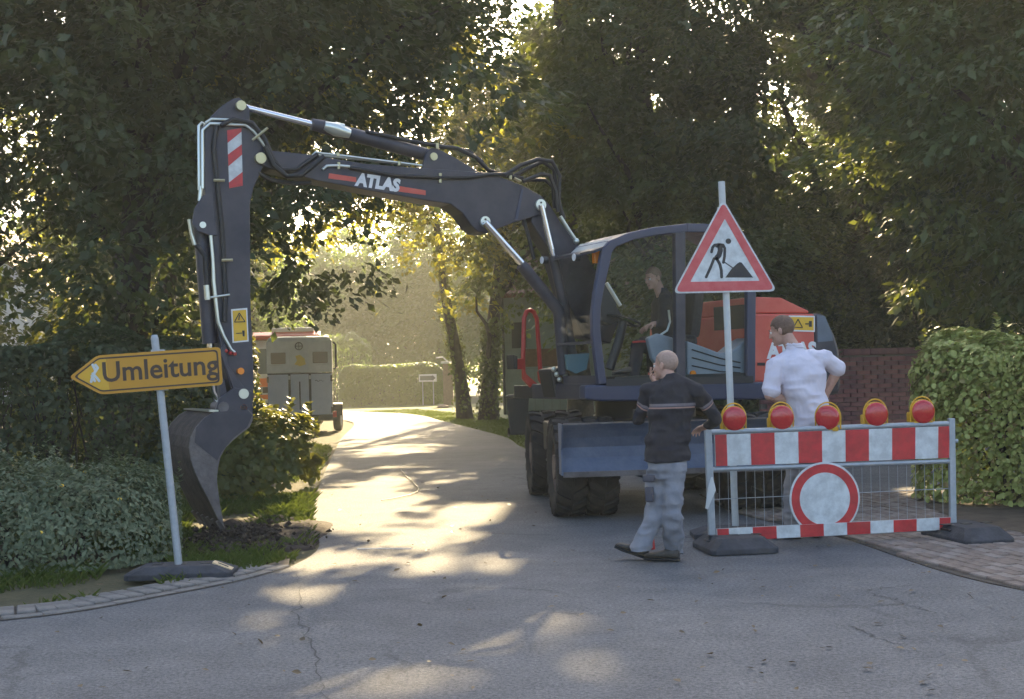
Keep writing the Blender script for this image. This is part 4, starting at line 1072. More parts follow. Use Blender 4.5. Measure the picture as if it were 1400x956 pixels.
# stick cylinder
b = MB(); ptube(b, [(332, 146), (341, 149), (428, 170.5)], 0, .036, 16); b.build('piston_rod', M['chrome'], EX, smooth=40)
b = MB(); ptube(b, [(426, 170), (436, 172), (440, 173), (500, 189), (581, 211), (593, 214)], 0, [.062, .066, .07, .072, .072, .05], 18); b.build('stick_cylinder', M['navy'], EX, smooth=40)
b = MB(); ptube(b, [(443, 172), (459, 177), (478, 183)], .04, [.05, .075, .05], 12); b.cyl(V_(458, 171, .05), V_(470, 174, .05), .035, n=10); b.build('cylinder_collar', M['zinc'], EX, smooth=40)

# --- stick
SN, SF = 0.13, -0.13
ST_ = [(328, 133), (341, 147), (342, 165), (367, 201), (370, 212), (359, 231), (347, 257), (342, 280), (343, 420), (347, 500), (347, 548), (338, 556), (328, 556), (320, 545), (306, 500), (296, 440), (289, 330), (287, 322), (279, 255), (279, 172), (288, 161), (305, 143.5), (318, 135)]
b = MB(); plate(b, ST_, SN, SF); SK_ = b.build('stick', M['navy'], EX, bevel=0.012)
b = MB()
for v in (SN + .035, SF - .005): plate(b, [(277, 268), (290, 262), (297, 322), (288, 322), (270, 316), (263, 306), (266, 285)], v, v - .03)
b.build('bucket_cylinder_ear', M['navy'], SK_, bevel=0.005)
b = MB(); pin(b, 277.5, 307.5, SN + .045, SF - .02, .032); b.build('pivot_pin', M['zinc'], SK_, smooth=40)
b = MB(); ptube(b, [(272, 308), (276, 330), (287, 470)], .0, [.06, .075, .075], 16); b.build('bucket_cylinder', M['navy'], EX, smooth=40)
b = MB(); ptube(b, [(287, 468), (293, 535), (305, 556)], .0, .038, 14); b.build('piston_rod', M['chrome'], EX, smooth=40)
b = MB(); plate(b, [(300, 480), (308, 470), (312, 500), (338, 535), (332, 545), (322, 540)], SN + .05, SN + .02); plate(b, [(300, 480), (308, 470), (312, 500), (338, 535), (332, 545), (322, 540)], SF - .02, SF - .05); plate(b, [(300, 520), (307, 518), (313, 556), (302, 560)], SN + .03, SF - .03)
b.build('bucket_link', M['navy'], EX, bevel=0.006)
for px, py, mt, r_ in ((333.5, 538.5, 'zinc', .05), (306, 556.5, 'worn_steel', .052)):
    b = MB(); pin(b, px, py, SN + .075, SF - .06, r_); b.build('pivot_pin', M[mt], EX, smooth=40)
for px, py in ((329.5, 507.5), (333.5, 557)):
    b = MB(); pin(b, px, py, SN + .06, SN - .02, .034); b.build('orange_reflector', M['lamp_orange'], EX, smooth=40)
# hazard marking and sticker on the stick
hz_ = [(310.5, 178), (330, 175.5), (332, 254), (313.5, 257.5)]
b = MB(); plate(b, hz_, SN + .004, SN - .001); HZ = b.build('hazard_plate', M['sign_white'], SK_)
def hq(s, t):
    x0_, y0_ = hz_[0][0] + (hz_[3][0] - hz_[0][0]) * t, hz_[0][1] + (hz_[3][1] - hz_[0][1]) * t
    x1_, y1_ = hz_[1][0] + (hz_[2][0] - hz_[1][0]) * t, hz_[1][1] + (hz_[2][1] - hz_[1][1]) * t
    return (x0_ + (x1_ - x0_) * s, y0_ + (y1_ - y0_) * s)
for t0, t1, t2, t3 in ((0.0, 0.0, 0.04, 0.20), (0.42, 0.28, 0.46, 0.62), (0.86, 0.72, 0.90, 1.0)):
    q = [hq(0, t0), hq(1, t1), hq(1, t2), hq(0, t3)]
    if t3 == 1.0: q = [hq(0, .90), hq(1, .76), hq(1, 1), hq(0, 1)]
    if t0 == 0.0: q = [hq(0, 0), hq(1, 0), hq(1, .06), hq(0, .22)]
    b = MB(); plate(b, q, SN + .0065, SN + .002); b.build('red_stripe', M['sign_red'], HZ)
b = MB(); plate(b, [(316, 423), (338, 421), (340, 467), (318, 469)], SN + .004, SN - .001); WS = b.build('warning_sticker', M['white'], SK_)
b = MB(); plate(b, [(318, 425), (336.5, 423.5), (338.3, 465), (319.8, 467)], SN + .006, SN + .002); b.build('sticker_face', M['sticker'], WS)
b = MB(); T_ = [(327, 428), (320.5, 440.5), (335, 440)]
for k in range(3): ptube(b, [T_[k], T_[(k + 1) % 3]], SN + .007, .006, 4)
ptube(b, [(327.5, 431), (326.5, 438)], SN + .007, .007, 4); ptube(b, [(323, 456), (331, 455.5)], SN + .007, .006, 4); plate(b, [(331, 452), (334.5, 452), (334.5, 460), (332, 460)], SN + .0075, SN + .005)
b.build('sticker_symbol', M['sign_black'], WS)
# pipes and hoses on stick and boom
b = MB(); ptube(b, [(272.5, 260), (272, 172), (276, 168), (281, 171), (281.5, 255)], SN - .02, .018, 8); ptube(b, [(277, 258), (277, 178), (287, 169), (335, 171), (347, 180), (362, 200)], SN + .03, .017, 8); ptube(b, [(281, 168), (289, 163), (320, 164)], SN + .02, .014, 8)
ptube(b, [(275, 255), (273, 275)], SN, .022, 8)
b.build('steel_pipe', M['zinc'], SK_, smooth=50)
b = MB(); ptube(b, [(288, 322), (291, 355), (292, 385), (298, 440), (306, 460), (316, 478), (321, 482)], SN + .035, [.018, .018, .022, .02, .018, .016, .016], 8); ptube(b, [(259, 300), (262, 320), (266, 335)], SN - .06, .022, 8); ptube(b, [(282, 390), (284, 410)], SN + .05, .028, 8); ptube(b, [(280, 408), (314, 403)], SN + .05, .012, 8); b.build('drain_pipe', M['zinc'], SK_, smooth=50)
b = MB(); ptube(b, [(296, 172), (292, 200), (298, 260), (304, 320), (308, 400), (307, 440)], SN + .02, .026, 8); ptube(b, [(268, 335), (280, 350), (283, 395)], SN + .04, .026, 8)
ptube(b, [(302, 172), (318, 163), (345, 168), (362, 190), (372, 215), (385, 232), (405, 232), (425, 218), (434, 211)], SN + .05, .024, 8); ptube(b, [(362, 200), (374, 226), (392, 241), (412, 240), (430, 225), (443, 214)], SN + .08, .026, 8); ptube(b, [(352, 236), (370, 246), (400, 251), (425, 250)], SN - .02, .024, 8)
b.build('hose', M['hose'], EX, smooth=60)
b = MB()
for q in ([(292, 246.5), (307, 247)], [(303, 356), (318, 355.5)], [(345, 192), (366, 175)]):
    b = MB(); ptube(b, q, SN + .07, .015, 6); b.build('hose_clamp', M['brass'], SK_)
b = MB()
for x_, y_ in ((321, 484), (315, 483), (309, 480)): b.ell(V_(x_, y_, SN + .04), (.02, .02, .02), nu=8, nv=6)
b.build('coupling_cap', M['red_paint'], SK_, smooth=60)
b = MB(); ptube(b, [(424, 216), (432, 208), (440, 210), (452, 211), (500, 217), (577, 226.5)], BN - .03, .013, 8); ptube(b, [(434, 212), (440, 213), (500, 219), (560, 226)], BN - .07, .012, 8); ptube(b, [(441, 232), (447, 227), (462, 226.5), (478, 228)], BN + .02, .016, 8)
b.build('steel_pipe', M['zinc'], BO, smooth=50)
b = MB()
for q in ([(462, 209), (462, 214)], [(546, 221), (546, 226)], [(602, 237), (602, 250)], [(463, 222), (463, 231)], [(598, 196), (598, 203)], [(698, 233), (698, 245)], [(679, 231), (683, 234)], [(703, 244), (712, 248)]):
    b = MB(); ptube(b, q, BN + .02, .017, 6); b.build('hose_clamp', M['brass'], BO)
b = MB(); ptube(b, [(478, 229), (540, 240), (602, 243), (640, 243), (668, 239), (700, 238)], BN + .02, .022, 8); ptube(b, [(595, 200), (625, 203), (650, 215), (668, 233), (690, 240), (715, 244)], BN - .05, .024, 8); ptube(b, [(500, 180), (560, 193), (600, 200), (640, 206), (660, 222)], BN - .1, .022, 8)
ptube(b, [(690, 240), (712, 226), (735, 218), (755, 221), (765, 240), (764, 275), (771, 300)], BN + .02, .024, 8); ptube(b, [(700, 243), (722, 230), (742, 221), (757, 232), (761, 262), (768, 296)], BN - .06, .024, 8); ptube(b, [(715, 248), (740, 238), (752, 240), (760, 262), (763, 290)], BN + .04, .022, 8); ptube(b, [(720, 246), (745, 246), (756, 256), (758, 285)], BN - .1, .022, 8)
ptube(b, [(716, 300), (724, 330), (730, 355)], BN - .04, .022, 8)
b.build('hose', M['hose'], BO, smooth=60)
b = MB(); ptube(b, [(766, 296), (776, 312), (788, 330)], BN + .03, .022, 8); b.ell(V_(788, 330, BN + .03), (.035, .035, .035)); b.build('pipe_fitting', M['zinc'], EX, smooth=50)

# --- bucket (near side plate crescent, shell across, far side plate)
KN, KF = 0.48, -0.82
inner = [(293, 563.5), (280, 571), (268, 584), (261, 598), (258.7, 613), (261, 629), (266.6, 646), (275, 664), (284, 681), (297, 707.7), (308, 725)]
outer = [(305, 712), (301, 690), (297, 660), (297, 650), (299, 636), (302, 624), (309, 612), (319, 602), (331, 592), (341, 584.6), (346, 574), (346, 566), (340, 560)]
shape = inner + outer; near = [V_(x, y, KN) for x, y in shape]
b = MB(); plate(b, shape, KN, KN - .03); BK = b.build('bucket', M['worn_steel'], EX, bevel=0.004)
b = MB(); b.prism([p + XL * (KF - KN + .03) for p in near], [p + XL * (KF - KN) for p in near]); b.build('far_side_plate', M['worn_steel'], BK)
b = MB(); line = [V_(x, y, KN - .004) for x, y in inner]
back = []
for i, p in enumerate(line):
    q = line[min(i + 1, len(line) - 1)] - line[max(i - 1, 0)]; nrm_ = q.cross(XL).normalized()
    if nrm_.dot(XF) > 0: nrm_ = -nrm_
    back.append(p + nrm_ * .022)
for i in range(len(line) - 1):
    q = [line[i], line[i + 1], back[i + 1], back[i]]; b.prism(q, [p + XL * (KF - KN + .008) for p in q])
b.build('bucket_shell', M['dirty_steel'], BK, smooth=40)
b = MB()
for v in (.19, -.13): plate(b, [(293, 566), (300, 545), (320, 530), (345, 535), (346, 566), (341, 584), (320, 590)], v + .0, v - .05)
b.build('bucket_ear', M['navy'], BK, bevel=0.006)
b = MB(); p = V_(293, 562, KN); q = V_(338, 560, KN); b.bar(p + XL * -.02, p + XL * (KF - KN + .02), .09, .016, up=(0, 0, 1)); b.build('bucket_rim', M['zinc'], BK)
b = MB(); plate(b, [(293, 563.5), (338, 560), (345, 568), (338, 584), (318, 600), (303, 618), (297, 630), (266, 605), (268, 585), (280, 571)], KN + .004, KN - .001); b.build('painted_side', M['navy'], BK)
for k in range(6):
    b = MB(); v = KN - .06 - k * .235
    p = V_(308, 724, KN) + XL * (v - KN); d2 = (V_(308, 725, KN) - V_(297, 707.7, KN)).normalized()
    b.prism([p - d2 * .10 + XL * .035, p - d2 * .10 - XL * .035, p + d2 * .07 - XL * .02, p + d2 * .07 + XL * .02], [x + d2.cross(XL) * .03 for x in (p - d2 * .10 + XL * .035, p - d2 * .10 - XL * .035, p + d2 * .07 - XL * .02, p + d2 * .07 + XL * .02)])
    b.build('bucket_tooth', M['worn_steel'], BK)
# ------------------------------------------------------------------ signs, barrier, lamps
M['galv'] = pm('galvanised_steel', (0.34, 0.37, 0.39), 0.5, 0.35, c2=(0.42, 0.45, 0.47), scale=20)
M['sign_yellow'] = pm('sign_yellow', (0.62, 0.305, 0.020), 0.5, c2=(0.53, 0.255, 0.018), scale=5, contrast=0.7)
M['sign_yellow2'] = pm('sign_yellow_clean', (0.74, 0.42, 0.025), 0.45, c2=(0.66, 0.37, 0.025), scale=8)
M['sign_brown'] = pm('faded_black_print', (0.060, 0.034, 0.020), 0.5)
M['recycled'] = pm('recycled_rubber', (0.030, 0.031, 0.036), 0.8, c2=(0.062, 0.062, 0.070), scale=9, bump=0.3, bscale=40)
M['rub_brown'] = pm('sandy_rubber', (0.075, 0.062, 0.050), 0.85, c2=(0.12, 0.10, 0.08), scale=9)
M['lamp_yellow'] = pm('yellow_plastic', (0.72, 0.40, 0.015), 0.4, c2=(0.62, 0.34, 0.015), scale=12)
M['faded_red'] = pm('faded_sign_red', (0.56, 0.060, 0.065), 0.5, c2=(0.66, 0.14, 0.14), scale=11, contrast=0.5)
M['cream'] = pm('cream_plate', (0.70, 0.55, 0.32), 0.6, c2=(0.62, 0.47, 0.27), scale=30)
M['cloth_white'] = pm('white_cloth', (0.62, 0.64, 0.62), 0.8)

def foot_plate(label, c, ang, L=0.82, W=0.40, H=0.11, plate_at=None, group='rubber foot plates', mat='recycled'):
    t = thing('foot_plate', label, 'foot plate', (c[0], c[1], 0), group)
    R = Matrix.Rotation(ang, 3, 'Z'); MM = Matrix.Translation(Vector((c[0], c[1], 0.004))) @ R.to_4x4()
    b = MB(MM); rs = []
    for z, l, w in ((0, L, W), (0.045, L, W), (H * .92, L * .72, W * .76), (H, L * .70, W * .72)):
        k = .04
        rs.append([Vector(p) for p in ((-l / 2 + k, -w / 2, z), (l / 2 - k, -w / 2, z), (l / 2, -w / 2 + k, z), (l / 2, w / 2 - k, z), (l / 2 - k, w / 2, z), (-l / 2 + k, w / 2, z), (-l / 2, w / 2 - k, z), (-l / 2, -w / 2 + k, z))])
    b.rings(rs); b.build('base', M[mat], t, bevel=0.008)
    for x in (-.19, 0.0, .19):
        b = MB(MM); b.box((x, 0, H + .001), (.075, .075, .006)); b.build('post_hole', M['sign_black'], t)
    for x in (-.31, .31):
        b = MB(MM); b.box((x * L / .82, 0, H * .70), (.05, .17, .025), Matrix.Rotation(math.copysign(.38, x), 3, 'Y')); b.build('grip', M['black'], t)
    if plate_at:
        b = MB(MM); b.box(plate_at, (.16, .11, .012), Matrix.Rotation(.40, 3, 'Y')); pl = b.build('label_plate', M['cream'], t)
        b = MB(MM); b.box(Vector(plate_at) + Vector((.004, -.005, .0075)), (.085, .022, .004), Matrix.Rotation(.40, 3, 'Y')); b.build('print', M['sign_black'], pl)
    return t

def stroke(mb, pts, w, n, z, t=.002):
    """flat printed stroke of width 2w lying in the sign plane"""
    for k, (a, b_) in enumerate(zip(pts[:-1], pts[1:])):
        s_ = (b_ - a).cross(n).normalized() * w; zz = z + .00012 * (k % 3)
        slab(mb, [a - s_, b_ - s_, b_ + s_, a + s_], n, zz, zz - t)
    for k, p in enumerate(pts):
        zz = z + .0004 + .00005 * (k % 3); mb.cyl(p + n * zz, p + n * (zz - t), w, n=12)
def rounded(pts, r, n=5):
    """round the corners of a 2-D polygon given as world points"""
    out = []; N = len(pts)
    for i in range(N):
        a, p, c = pts[i - 1], pts[i], pts[(i + 1) % N]
        u = (a - p).normalized(); v = (c - p).normalized()
        rr = min(r, (a - p).length * .45, (c - p).length * .45)
        s, e = p + u * rr, p + v * rr
        for k in range(n + 1):
            q = k / n; out.append(s * (1 - q) ** 2 + p * 2 * q * (1 - q) + e * q * q)
    return out
def slab(mb, pts, n, d0, d1, mi=0):
    """extrude a planar polygon from offset d0 (front) back to d1 along n (n points to the viewer side)"""
    return mb.prism([p + n * d0 for p in pts], [p + n * d1 for p in pts], mi)

# --- diversion sign
yS = 10.36; nS = Vector((0, -1, 0))
UM = thing('diversion_sign', 'yellow arrow sign reading Umleitung on a leaning galvanised post', 'road sign', tuple(at(246, 778, yS + .04).to_tuple()[:2]) + (0,))
b = MB(); b.cyl(at(245.5, 783, yS + .04), at(211.5, 462, yS + .04), .030, n=16); b.build('post', M['galv'], UM, smooth=40)
b = MB(); b.cyl(at(211.6, 464, yS + .04), at(211.2, 458, yS + .04), .032, .022, n=16); b.build('post_cap', M['galv'], UM, smooth=40)
out_ = [at(*p, yS) for p in ((94.5, 516), (133, 486), (301, 474.5), (304.5, 526.5), (138, 539.5))]
cen = sum(out_, Vector()) / 5
b = MB(); slab(b, rounded(out_, .035), nS, .004, -.008); PB = b.build('panel', M['sign_yellow'], UM)
def shrink(pts, k):
    """inward offset of a convex polygon"""
    res = []; N = len(pts); c = sum(pts, Vector()) / N
    for i in range(N):
        a, p, q = pts[i - 1], pts[i], pts[(i + 1) % N]
        e1 = (p - a).normalized(); e2 = (q - p).normalized(); nn = (e1.cross(e2)).normalized()
        n1 = nn.cross(e1); n2 = nn.cross(e2)
        bis = (n1 + n2); bis = bis / max(.2, bis.dot(n1)); res.append(p + bis * k)
    return res
def ring_plate(mb, outer, inner, n, z, mi=0):
    N = len(outer)
    mb.add([p + n * z for p in outer] + [p + n * z for p in inner] + [p + n * (z - .003) for p in outer] + [p + n * (z - .003) for p in inner],
           [f for i in range(N) for j in [(i + 1) % N] for f in ((i, j, N + j, N + i), (i, 2 * N + i, 2 * N + j, j), (N + j, 3 * N + j, 3 * N + i, N + i))], mi)
s1 = rounded(shrink(out_, .020), .03); s2 = rounded(shrink(out_, .032), .027)
b = MB(); ring_plate(b, s1, s2, nS, .0065); b.build('border', M['sign_brown'], PB)
tip = [at(*p, yS) for p in ((103, 515.5), (136, 490.5), (145, 490), (150, 534), (140, 535))]
b = MB(); slab(b, tip, nS, .0052, .003); b.build('clean_tip', M['sign_yellow2'], PB)
ex = (at(300, 478, yS) - at(135, 490, yS)).normalized()
put_text(PB, 'Umleitung', .222, at(219, 505, yS) + nS * .007, ex, XZ, M['sign_brown'], bold=.0035, sx=1.0, ext=.001)
b = MB()
for P_, r_ in (([(127, 499), (131, 507), (127, 515), (125, 522)], .013), ([(131, 499), (134, 503), (131, 508)], .012), ([(127, 511), (133, 517), (136, 521)], .012), ([(126, 514), (130, 521)], .012)):
    stroke(b, [at(x, y, yS) for x, y in P_], r_ * .8, nS, .007)
b.build('scratch', M['sign_white'], PB)
for q in ((214.5, 481), (219, 531)):
    b = MB(); b.box(at(*q, yS) + Vector((0, .035, 0)), (.10, .05, .035)); b.build('bracket', M['galv'], UM)
foot_plate('long dark rubber foot plate with a cream label under the leaning diversion sign', at(249, 790, 10.42), .05, .84, .38, .10, (.33, -.05, .082))

# --- triangular roadworks sign
yT = 11.92
TR = thing('roadworks_sign', 'faded red and white triangle roadworks sign with digging worker on a pale post', 'road sign', tuple(at(1006, 738, yT).to_tuple()[:2]) + (0,))
b = MB(); b.cyl(at(1006.3, 737, yT + .05), at(986.5, 248.5, yT + .05), .031, n=16); b.build('post', pm('pale_post', (0.50, 0.53, 0.52), .5, c2=(.58, .60, .58), scale=15), TR, smooth=40)
tri = [at(988.6, 272, yT), at(1062.5, 398.5, yT), at(919.5, 401.5, yT)]
if (tri[1] - tri[0]).cross(tri[2] - tri[1]).dot(nS) < 0: tri = tri[::-1]
b = MB(); slab(b, rounded(tri, .07, 7), nS, .006, -.010); TP = b.build('panel', M['sign_white'], TR)
r_out = rounded(shrink(tri, .014), .06, 7); itri = [at(990.8, 299.3, yT), at(1038.5, 384.2, yT), at(943.5, 385.6, yT)]
if (itri[1] - itri[0]).cross(itri[2] - itri[1]).dot(nS) < 0: itri = itri[::-1]
# align first corner of both loops
if (itri[0] - tri[0]).length > .3:
    k = min(range(3), key=lambda q: (itri[q] - tri[0]).length); itri = itri[k:] + itri[:k]
b = MB(); ring_plate(b, r_out, rounded(itri, .012, 7), nS, .0085); b.build('red_border', M['faded_red'], TP)
def t8(x, y): return at(900 + x / 5.311, 240 + y / 5.311, yT)
b = MB()
b.cyl(t8(508, 478) + nS * .0085, t8(508, 478) + nS * .006, .0250, n=20)
for P_, r_ in (([(386, 556), (394, 522), (408, 506), (440, 502), (470, 506), (482, 530), (480, 590), (472, 632)], .0125), ([(446, 515), (450, 545), (440, 580), (424, 598)], .0235), ([(404, 604), (380, 665), (347, 738)], .0125), ([(424, 606), (446, 645), (457, 690), (459, 738)], .0135), ([(424, 512), (462, 514)], .016)):
    stroke(b, [t8(x, y) for x, y in P_], r_, nS, .0075)
stroke(b, [t8(468, 622), t8(540, 672)], .005, nS, .0075)
slab(b, [t8(*p) for p in ((688, 742), (605, 634), (590, 630), (575, 638), (530, 680), (486, 742))], nS, .0082, .006)
b.build('worker_symbol', M['sign_black'], TP)
for q in ((988.5, 285), (993, 394)):
    b = MB(); b.box(at(*q, yT) + Vector((0, .04, 0)), (.09, .06, .03)); b.build('bracket', M['galv'], TR)
foot_plate('rubber foot plate of the triangle sign half hidden behind the barrier board', at(1006, 733, 11.97), 0.0, .80, .38, .09)

# --- barrier
PL, PR = G(974, 752), G(1303.5, 737)
eB = (PR - PL); LB = eB.length; eB.normalize(); nB = Vector((eB.y, -eB.x, 0))
def B_(px, py, off=0.0): return on_plane(px, py, PL, nB) + nB * off
BA = thing('barrier', 'red and white striped road barrier with wire mesh between two steel posts', 'barrier', ((PL + PR) / 2).to_tuple())
for top, bot, r_ in (((967.5, 586), (974, 750), .034), ((1300.5, 572), (1303, 737), .030)):
    b = MB(); b.tube([B_(*top), B_(*bot)], r_ * 1.25, 4); b.build('post', M['galv'], BA, bevel=0.006)
def rail(p, q, r, off=0.0): 
    b = MB(); b.cyl(B_(*p, off), B_(*q, off), r, n=12); return b.build('rail', M['galv'], BA, smooth=40)
rail((972, 591), (1300, 579), .022); rail((973, 642), (1301, 630.5), .020); rail((975, 738), (1301, 723), .016, -.01)
fr = [0] + [.05 + .1 * k for k in range(10)] + [1]
def board(name, tl, tr_, br, bl, off, label=None):
    tl, tr_, br, bl = [B_(*p, off) for p in (tl, tr_, br, bl)]
    b = MB(); slab(b, [bl, br, tr_, tl], nB, 0, -.022); bo = b.build(name, M['sign_white'], BA)
    for i in range(0, 11, 2):
        a, c = fr[i], fr[i + 1]; e = .002
        q = [bl.lerp(br, max(a, e)), bl.lerp(br, min(c, 1 - e)), tl.lerp(tr_, min(c, 1 - e)), tl.lerp(tr_, max(a, e))]
        mid = sum(q, Vector()) / 4; q = [mid + (p - mid) * .996 for p in q]
        b = MB(); slab(b, q, nB, .0025, -.001); b.build('red_stripe', M['sign_red'], bo)
    return bo
board('top_board', (976, 594.5), (1297.5, 582.5), (1297, 626), (977.5, 637.5), .016)
board('bottom_board', (977.5, 722.5), (1296.5, 706.5), (1296.5, 723), (978.5, 739.5), .050)
for k in range(26):
    x = 983 + k * 12.2
    yt = 642 - (x - 973) * .035; yb = 722 - (x - 978) * .05
    b = MB(); b.cyl(B_(x, yt), B_(x + 1.5, yb + 6), .0019, n=5); b.build('mesh_wire', M['galv'], BA)
b = MB(); b.cyl(B_(975, 683), B_(1300, 668), .003, n=5); b.build('mesh_wire', M['galv'], BA)
for q in ((1302.5, 604, 'r'),):
    b = MB(); b.cyl(B_(1303, 603), B_(1309, 603), .018, n=8); b.build('latch', M['galv'], BA)
b = MB(); tg = [B_(972, 652, .03), B_(971, 668, .05), B_(964, 695, .045)]
b.tube(tg, [(.008, .004), (.035, .008), (.012, .004)], 8); CT = b.build('cloth_tie', M['cloth_white'], None, smooth=60)
tag(CT, 'white cloth strip tied to the left barrier post', 'cloth')
foot_plate('dark rubber foot plate of the left barrier post with a sandy end', (PL + eB * .17 + nB * .08).to_tuple(), math.atan2(eB.y, eB.x) + .0, .58, .62, .125)
foot_plate('dark rubber foot plate under the right barrier post by the hedge', (PR + eB * .06 + nB * .12).to_tuple(), math.atan2(eB.y, eB.x) + .06, .46, .80, .14)

# --- round prohibition sign hung on the barrier
RS = thing('round_sign', 'round white sign with a red ring hung on the striped barrier', 'road sign', B_(1125.6, 681.5, .03).to_tuple())
cR = B_(1125.6, 681.5, .034); rR = (B_(1173.6, 679, .034) - B_(1077.6, 684, .034)).length / 2
b = MB(); b.lathe([(0, .004), (rR * .985, .004), (rR, .0), (rR * .985, -.008), (0, -.008)], cR, nB, 56); RP = b.build('panel', M['sign_white'], RS)
b = MB(); b.lathe([(rR * .715, .0042), (rR * .715, .0062), (rR * .945, .0062), (rR * .945, .0042)], cR, nB, 56); b.build('red_ring', M['sign_red'], RP)

# --- warning lamps on the barrier
M['lens_red'] = pm('red_lens', (0.46, 0.012, 0.018), 0.16, coat=0.5, c2=(0.56, 0.022, 0.028), scale=30)
def warn_lamp(label, px, py, turn=0.0, box_side=False):
    p0 = B_(px, py, .0); p0 = p0 + nB * .0
    t = thing('warning_lamp', label, 'warning lamp', p0.to_tuple(), 'warning lamps on the barrier')
    ax = (Matrix.Rotation(turn, 3, 'Z') @ nB); sd = Vector((0, 0, 1)).cross(ax).normalized()
    r = .103
    b = MB(); b.lathe([(0.0, .043), (r * .35, .042), (r * .7, .037), (r * .93, .028), (r, .016), (r, .0)], p0, ax, 36); LN = b.build('lens', M['lens_red'], t, smooth=50)
    b = MB()
    for k in range(3):
        rr = r * (.3 + .25 * k); hh = (.0425, .0395, .033)[k]
        b.tube([p0 + ax * hh + (sd * math.cos(q) + Vector((0, 0, 1)) * math.sin(q)) * rr for q in [2 * math.pi * i / 28 for i in range(29)]], .0022, 5, False)
    b.build('lens_rib', M['lens_red'], LN)
    b = MB(); b.lathe([(r * 1.0, .012), (r * 1.04, .012), (r * 1.055, .0), (r * 1.04, -.03), (r * .7, -.05), (0, -.05)], p0, ax, 36); b.build('housing', M['lamp_yellow'], t, smooth=50)
    b = MB(); hp = []
    for k in range(13):
        q = math.pi * (k / 12) ; hp.append(p0 - ax * .012 + sd * math.cos(q) * r * 1.05 + Vector((0, 0, 1)) * (math.sin(q) * r * 1.22 + .004))
    hp = [p0 - ax * .012 + sd * r * 1.02 + Vector((0, 0, -.10))] + hp + [p0 - ax * .012 - sd * r * 1.02 + Vector((0, 0, -.10))]
    b.tube(hp, (.0065), 8); b.build('carry_handle', M['lamp_yellow'], t, smooth=60)
    b = MB()
    for s in (-1, 1): b.box(p0 + sd * s * .062 - ax * .01 + Vector((0, 0, -.098)), (.045, .05, .035), Matrix.Rotation(math.atan2(sd.y, sd.x), 3, 'Z'))
    b.box(p0 - ax * .02 + Vector((0, 0, -.092)), (.10, .04, .03), Matrix.Rotation(math.atan2(sd.y, sd.x), 3, 'Z'))
    b.build('foot_clip', M['lamp_yellow'], t, bevel=0.005)
    b = MB(); bc = p0 - ax * .10 + Vector((0, 0, -.05)); b.box(bc, (.17, .10, .09), Matrix.Rotation(math.atan2(sd.y, sd.x), 3, 'Z')); b.build('battery_box', M['lamp_yellow'], t, bevel=0.012)
    return t
warn_lamp('red warning lamp at the left end of the barrier below the roadworks sign post', 1003.5, 572.5)
warn_lamp('red warning lamp in front of the white shirted man, second from the left post', 1068.5, 571.0)
warn_lamp('red warning lamp turned aside so its yellow battery handle shows', 1131.5, 571.0, -.55)
warn_lamp('red warning lamp with the brick wall behind it', 1197.5, 566.5)
warn_lamp('red warning lamp at the right end of the barrier in front of the hedge', 1261.5, 563.0)
# ------------------------------------------------------------------ things down the lane
M['gel'] = pm('cream_gelcoat', (0.40, 0.415, 0.39), 0.5, c2=(0.48, 0.495, 0.47), scale=5)
M['ply'] = pm('grey_ply', (0.28, 0.33, 0.41), 0.55, c2=(0.33, 0.38, 0.46), scale=5)
M['dark_win'] = pm('dark_window', (0.07, 0.065, 0.055), 0.2)
M['tan_win'] = pm('tan_hatch', (0.21, 0.17, 0.13), 0.5)
M['yellow_decal'] = pm('yellow_decal', (0.55, 0.38, 0.04), 0.5)
M['truck_white'] = pm('truck_white', (0.55, 0.58, 0.60), 0.4, c2=(0.62, 0.64, 0.65), scale=3)
M['truck_red'] = pm('truck_roof_red', (0.45, 0.045, 0.035), 0.35)
M['day_orange'] = pm('bright_orange', (0.80, 0.20, 0.04), 0.5)
M['win'] = pm('vehicle_window', (0.10, 0.135, 0.16), 0.12, coat=0.5)
M['render'] = pm('pale_green_render', (0.20, 0.24, 0.21), 0.85, c2=(0.245, 0.285, 0.25), scale=2.5, bump=0.15, bscale=60)
M['wood'] = pm('brown_timber', (0.14, 0.072, 0.034), 0.7, c2=(0.20, 0.105, 0.052), scale=9)
M['rooft'] = pm('roof_tile', (0.12, 0.055, 0.04), 0.8, c2=(0.17, 0.08, 0.06), scale=8)
M['pillar'] = pm('pillar_brick', (0.22, 0.13, 0.095), 0.85, c2=(0.29, 0.18, 0.135), scale=9)
M['bin'] = pm('bin_plastic', (0.028, 0.029, 0.036), 0.55, c2=(0.038, 0.038, 0.046), scale=6)

def wheel_at(parent, c, r, w, name='wheel', axis=(1, 0, 0)):
    ax = Vector(axis)
    b = MB(); b.lathe([(r * .62, -w / 2), (r * .92, -w / 2), (r, -w / 3), (r, w / 3), (r * .92, w / 2), (r * .62, w / 2)], c, ax, 24); w_ = b.build(name, M['rubber'], parent, smooth=40)
    b = MB(); b.lathe([(0, -w * .35), (r * .3, -w * .38), (r * .62, -w * .45), (r * .62, w * .45), (r * .3, w * .38), (0, w * .35)], c, ax, 20); b.build('rim', M['galv'], w_, smooth=40)
    return w_
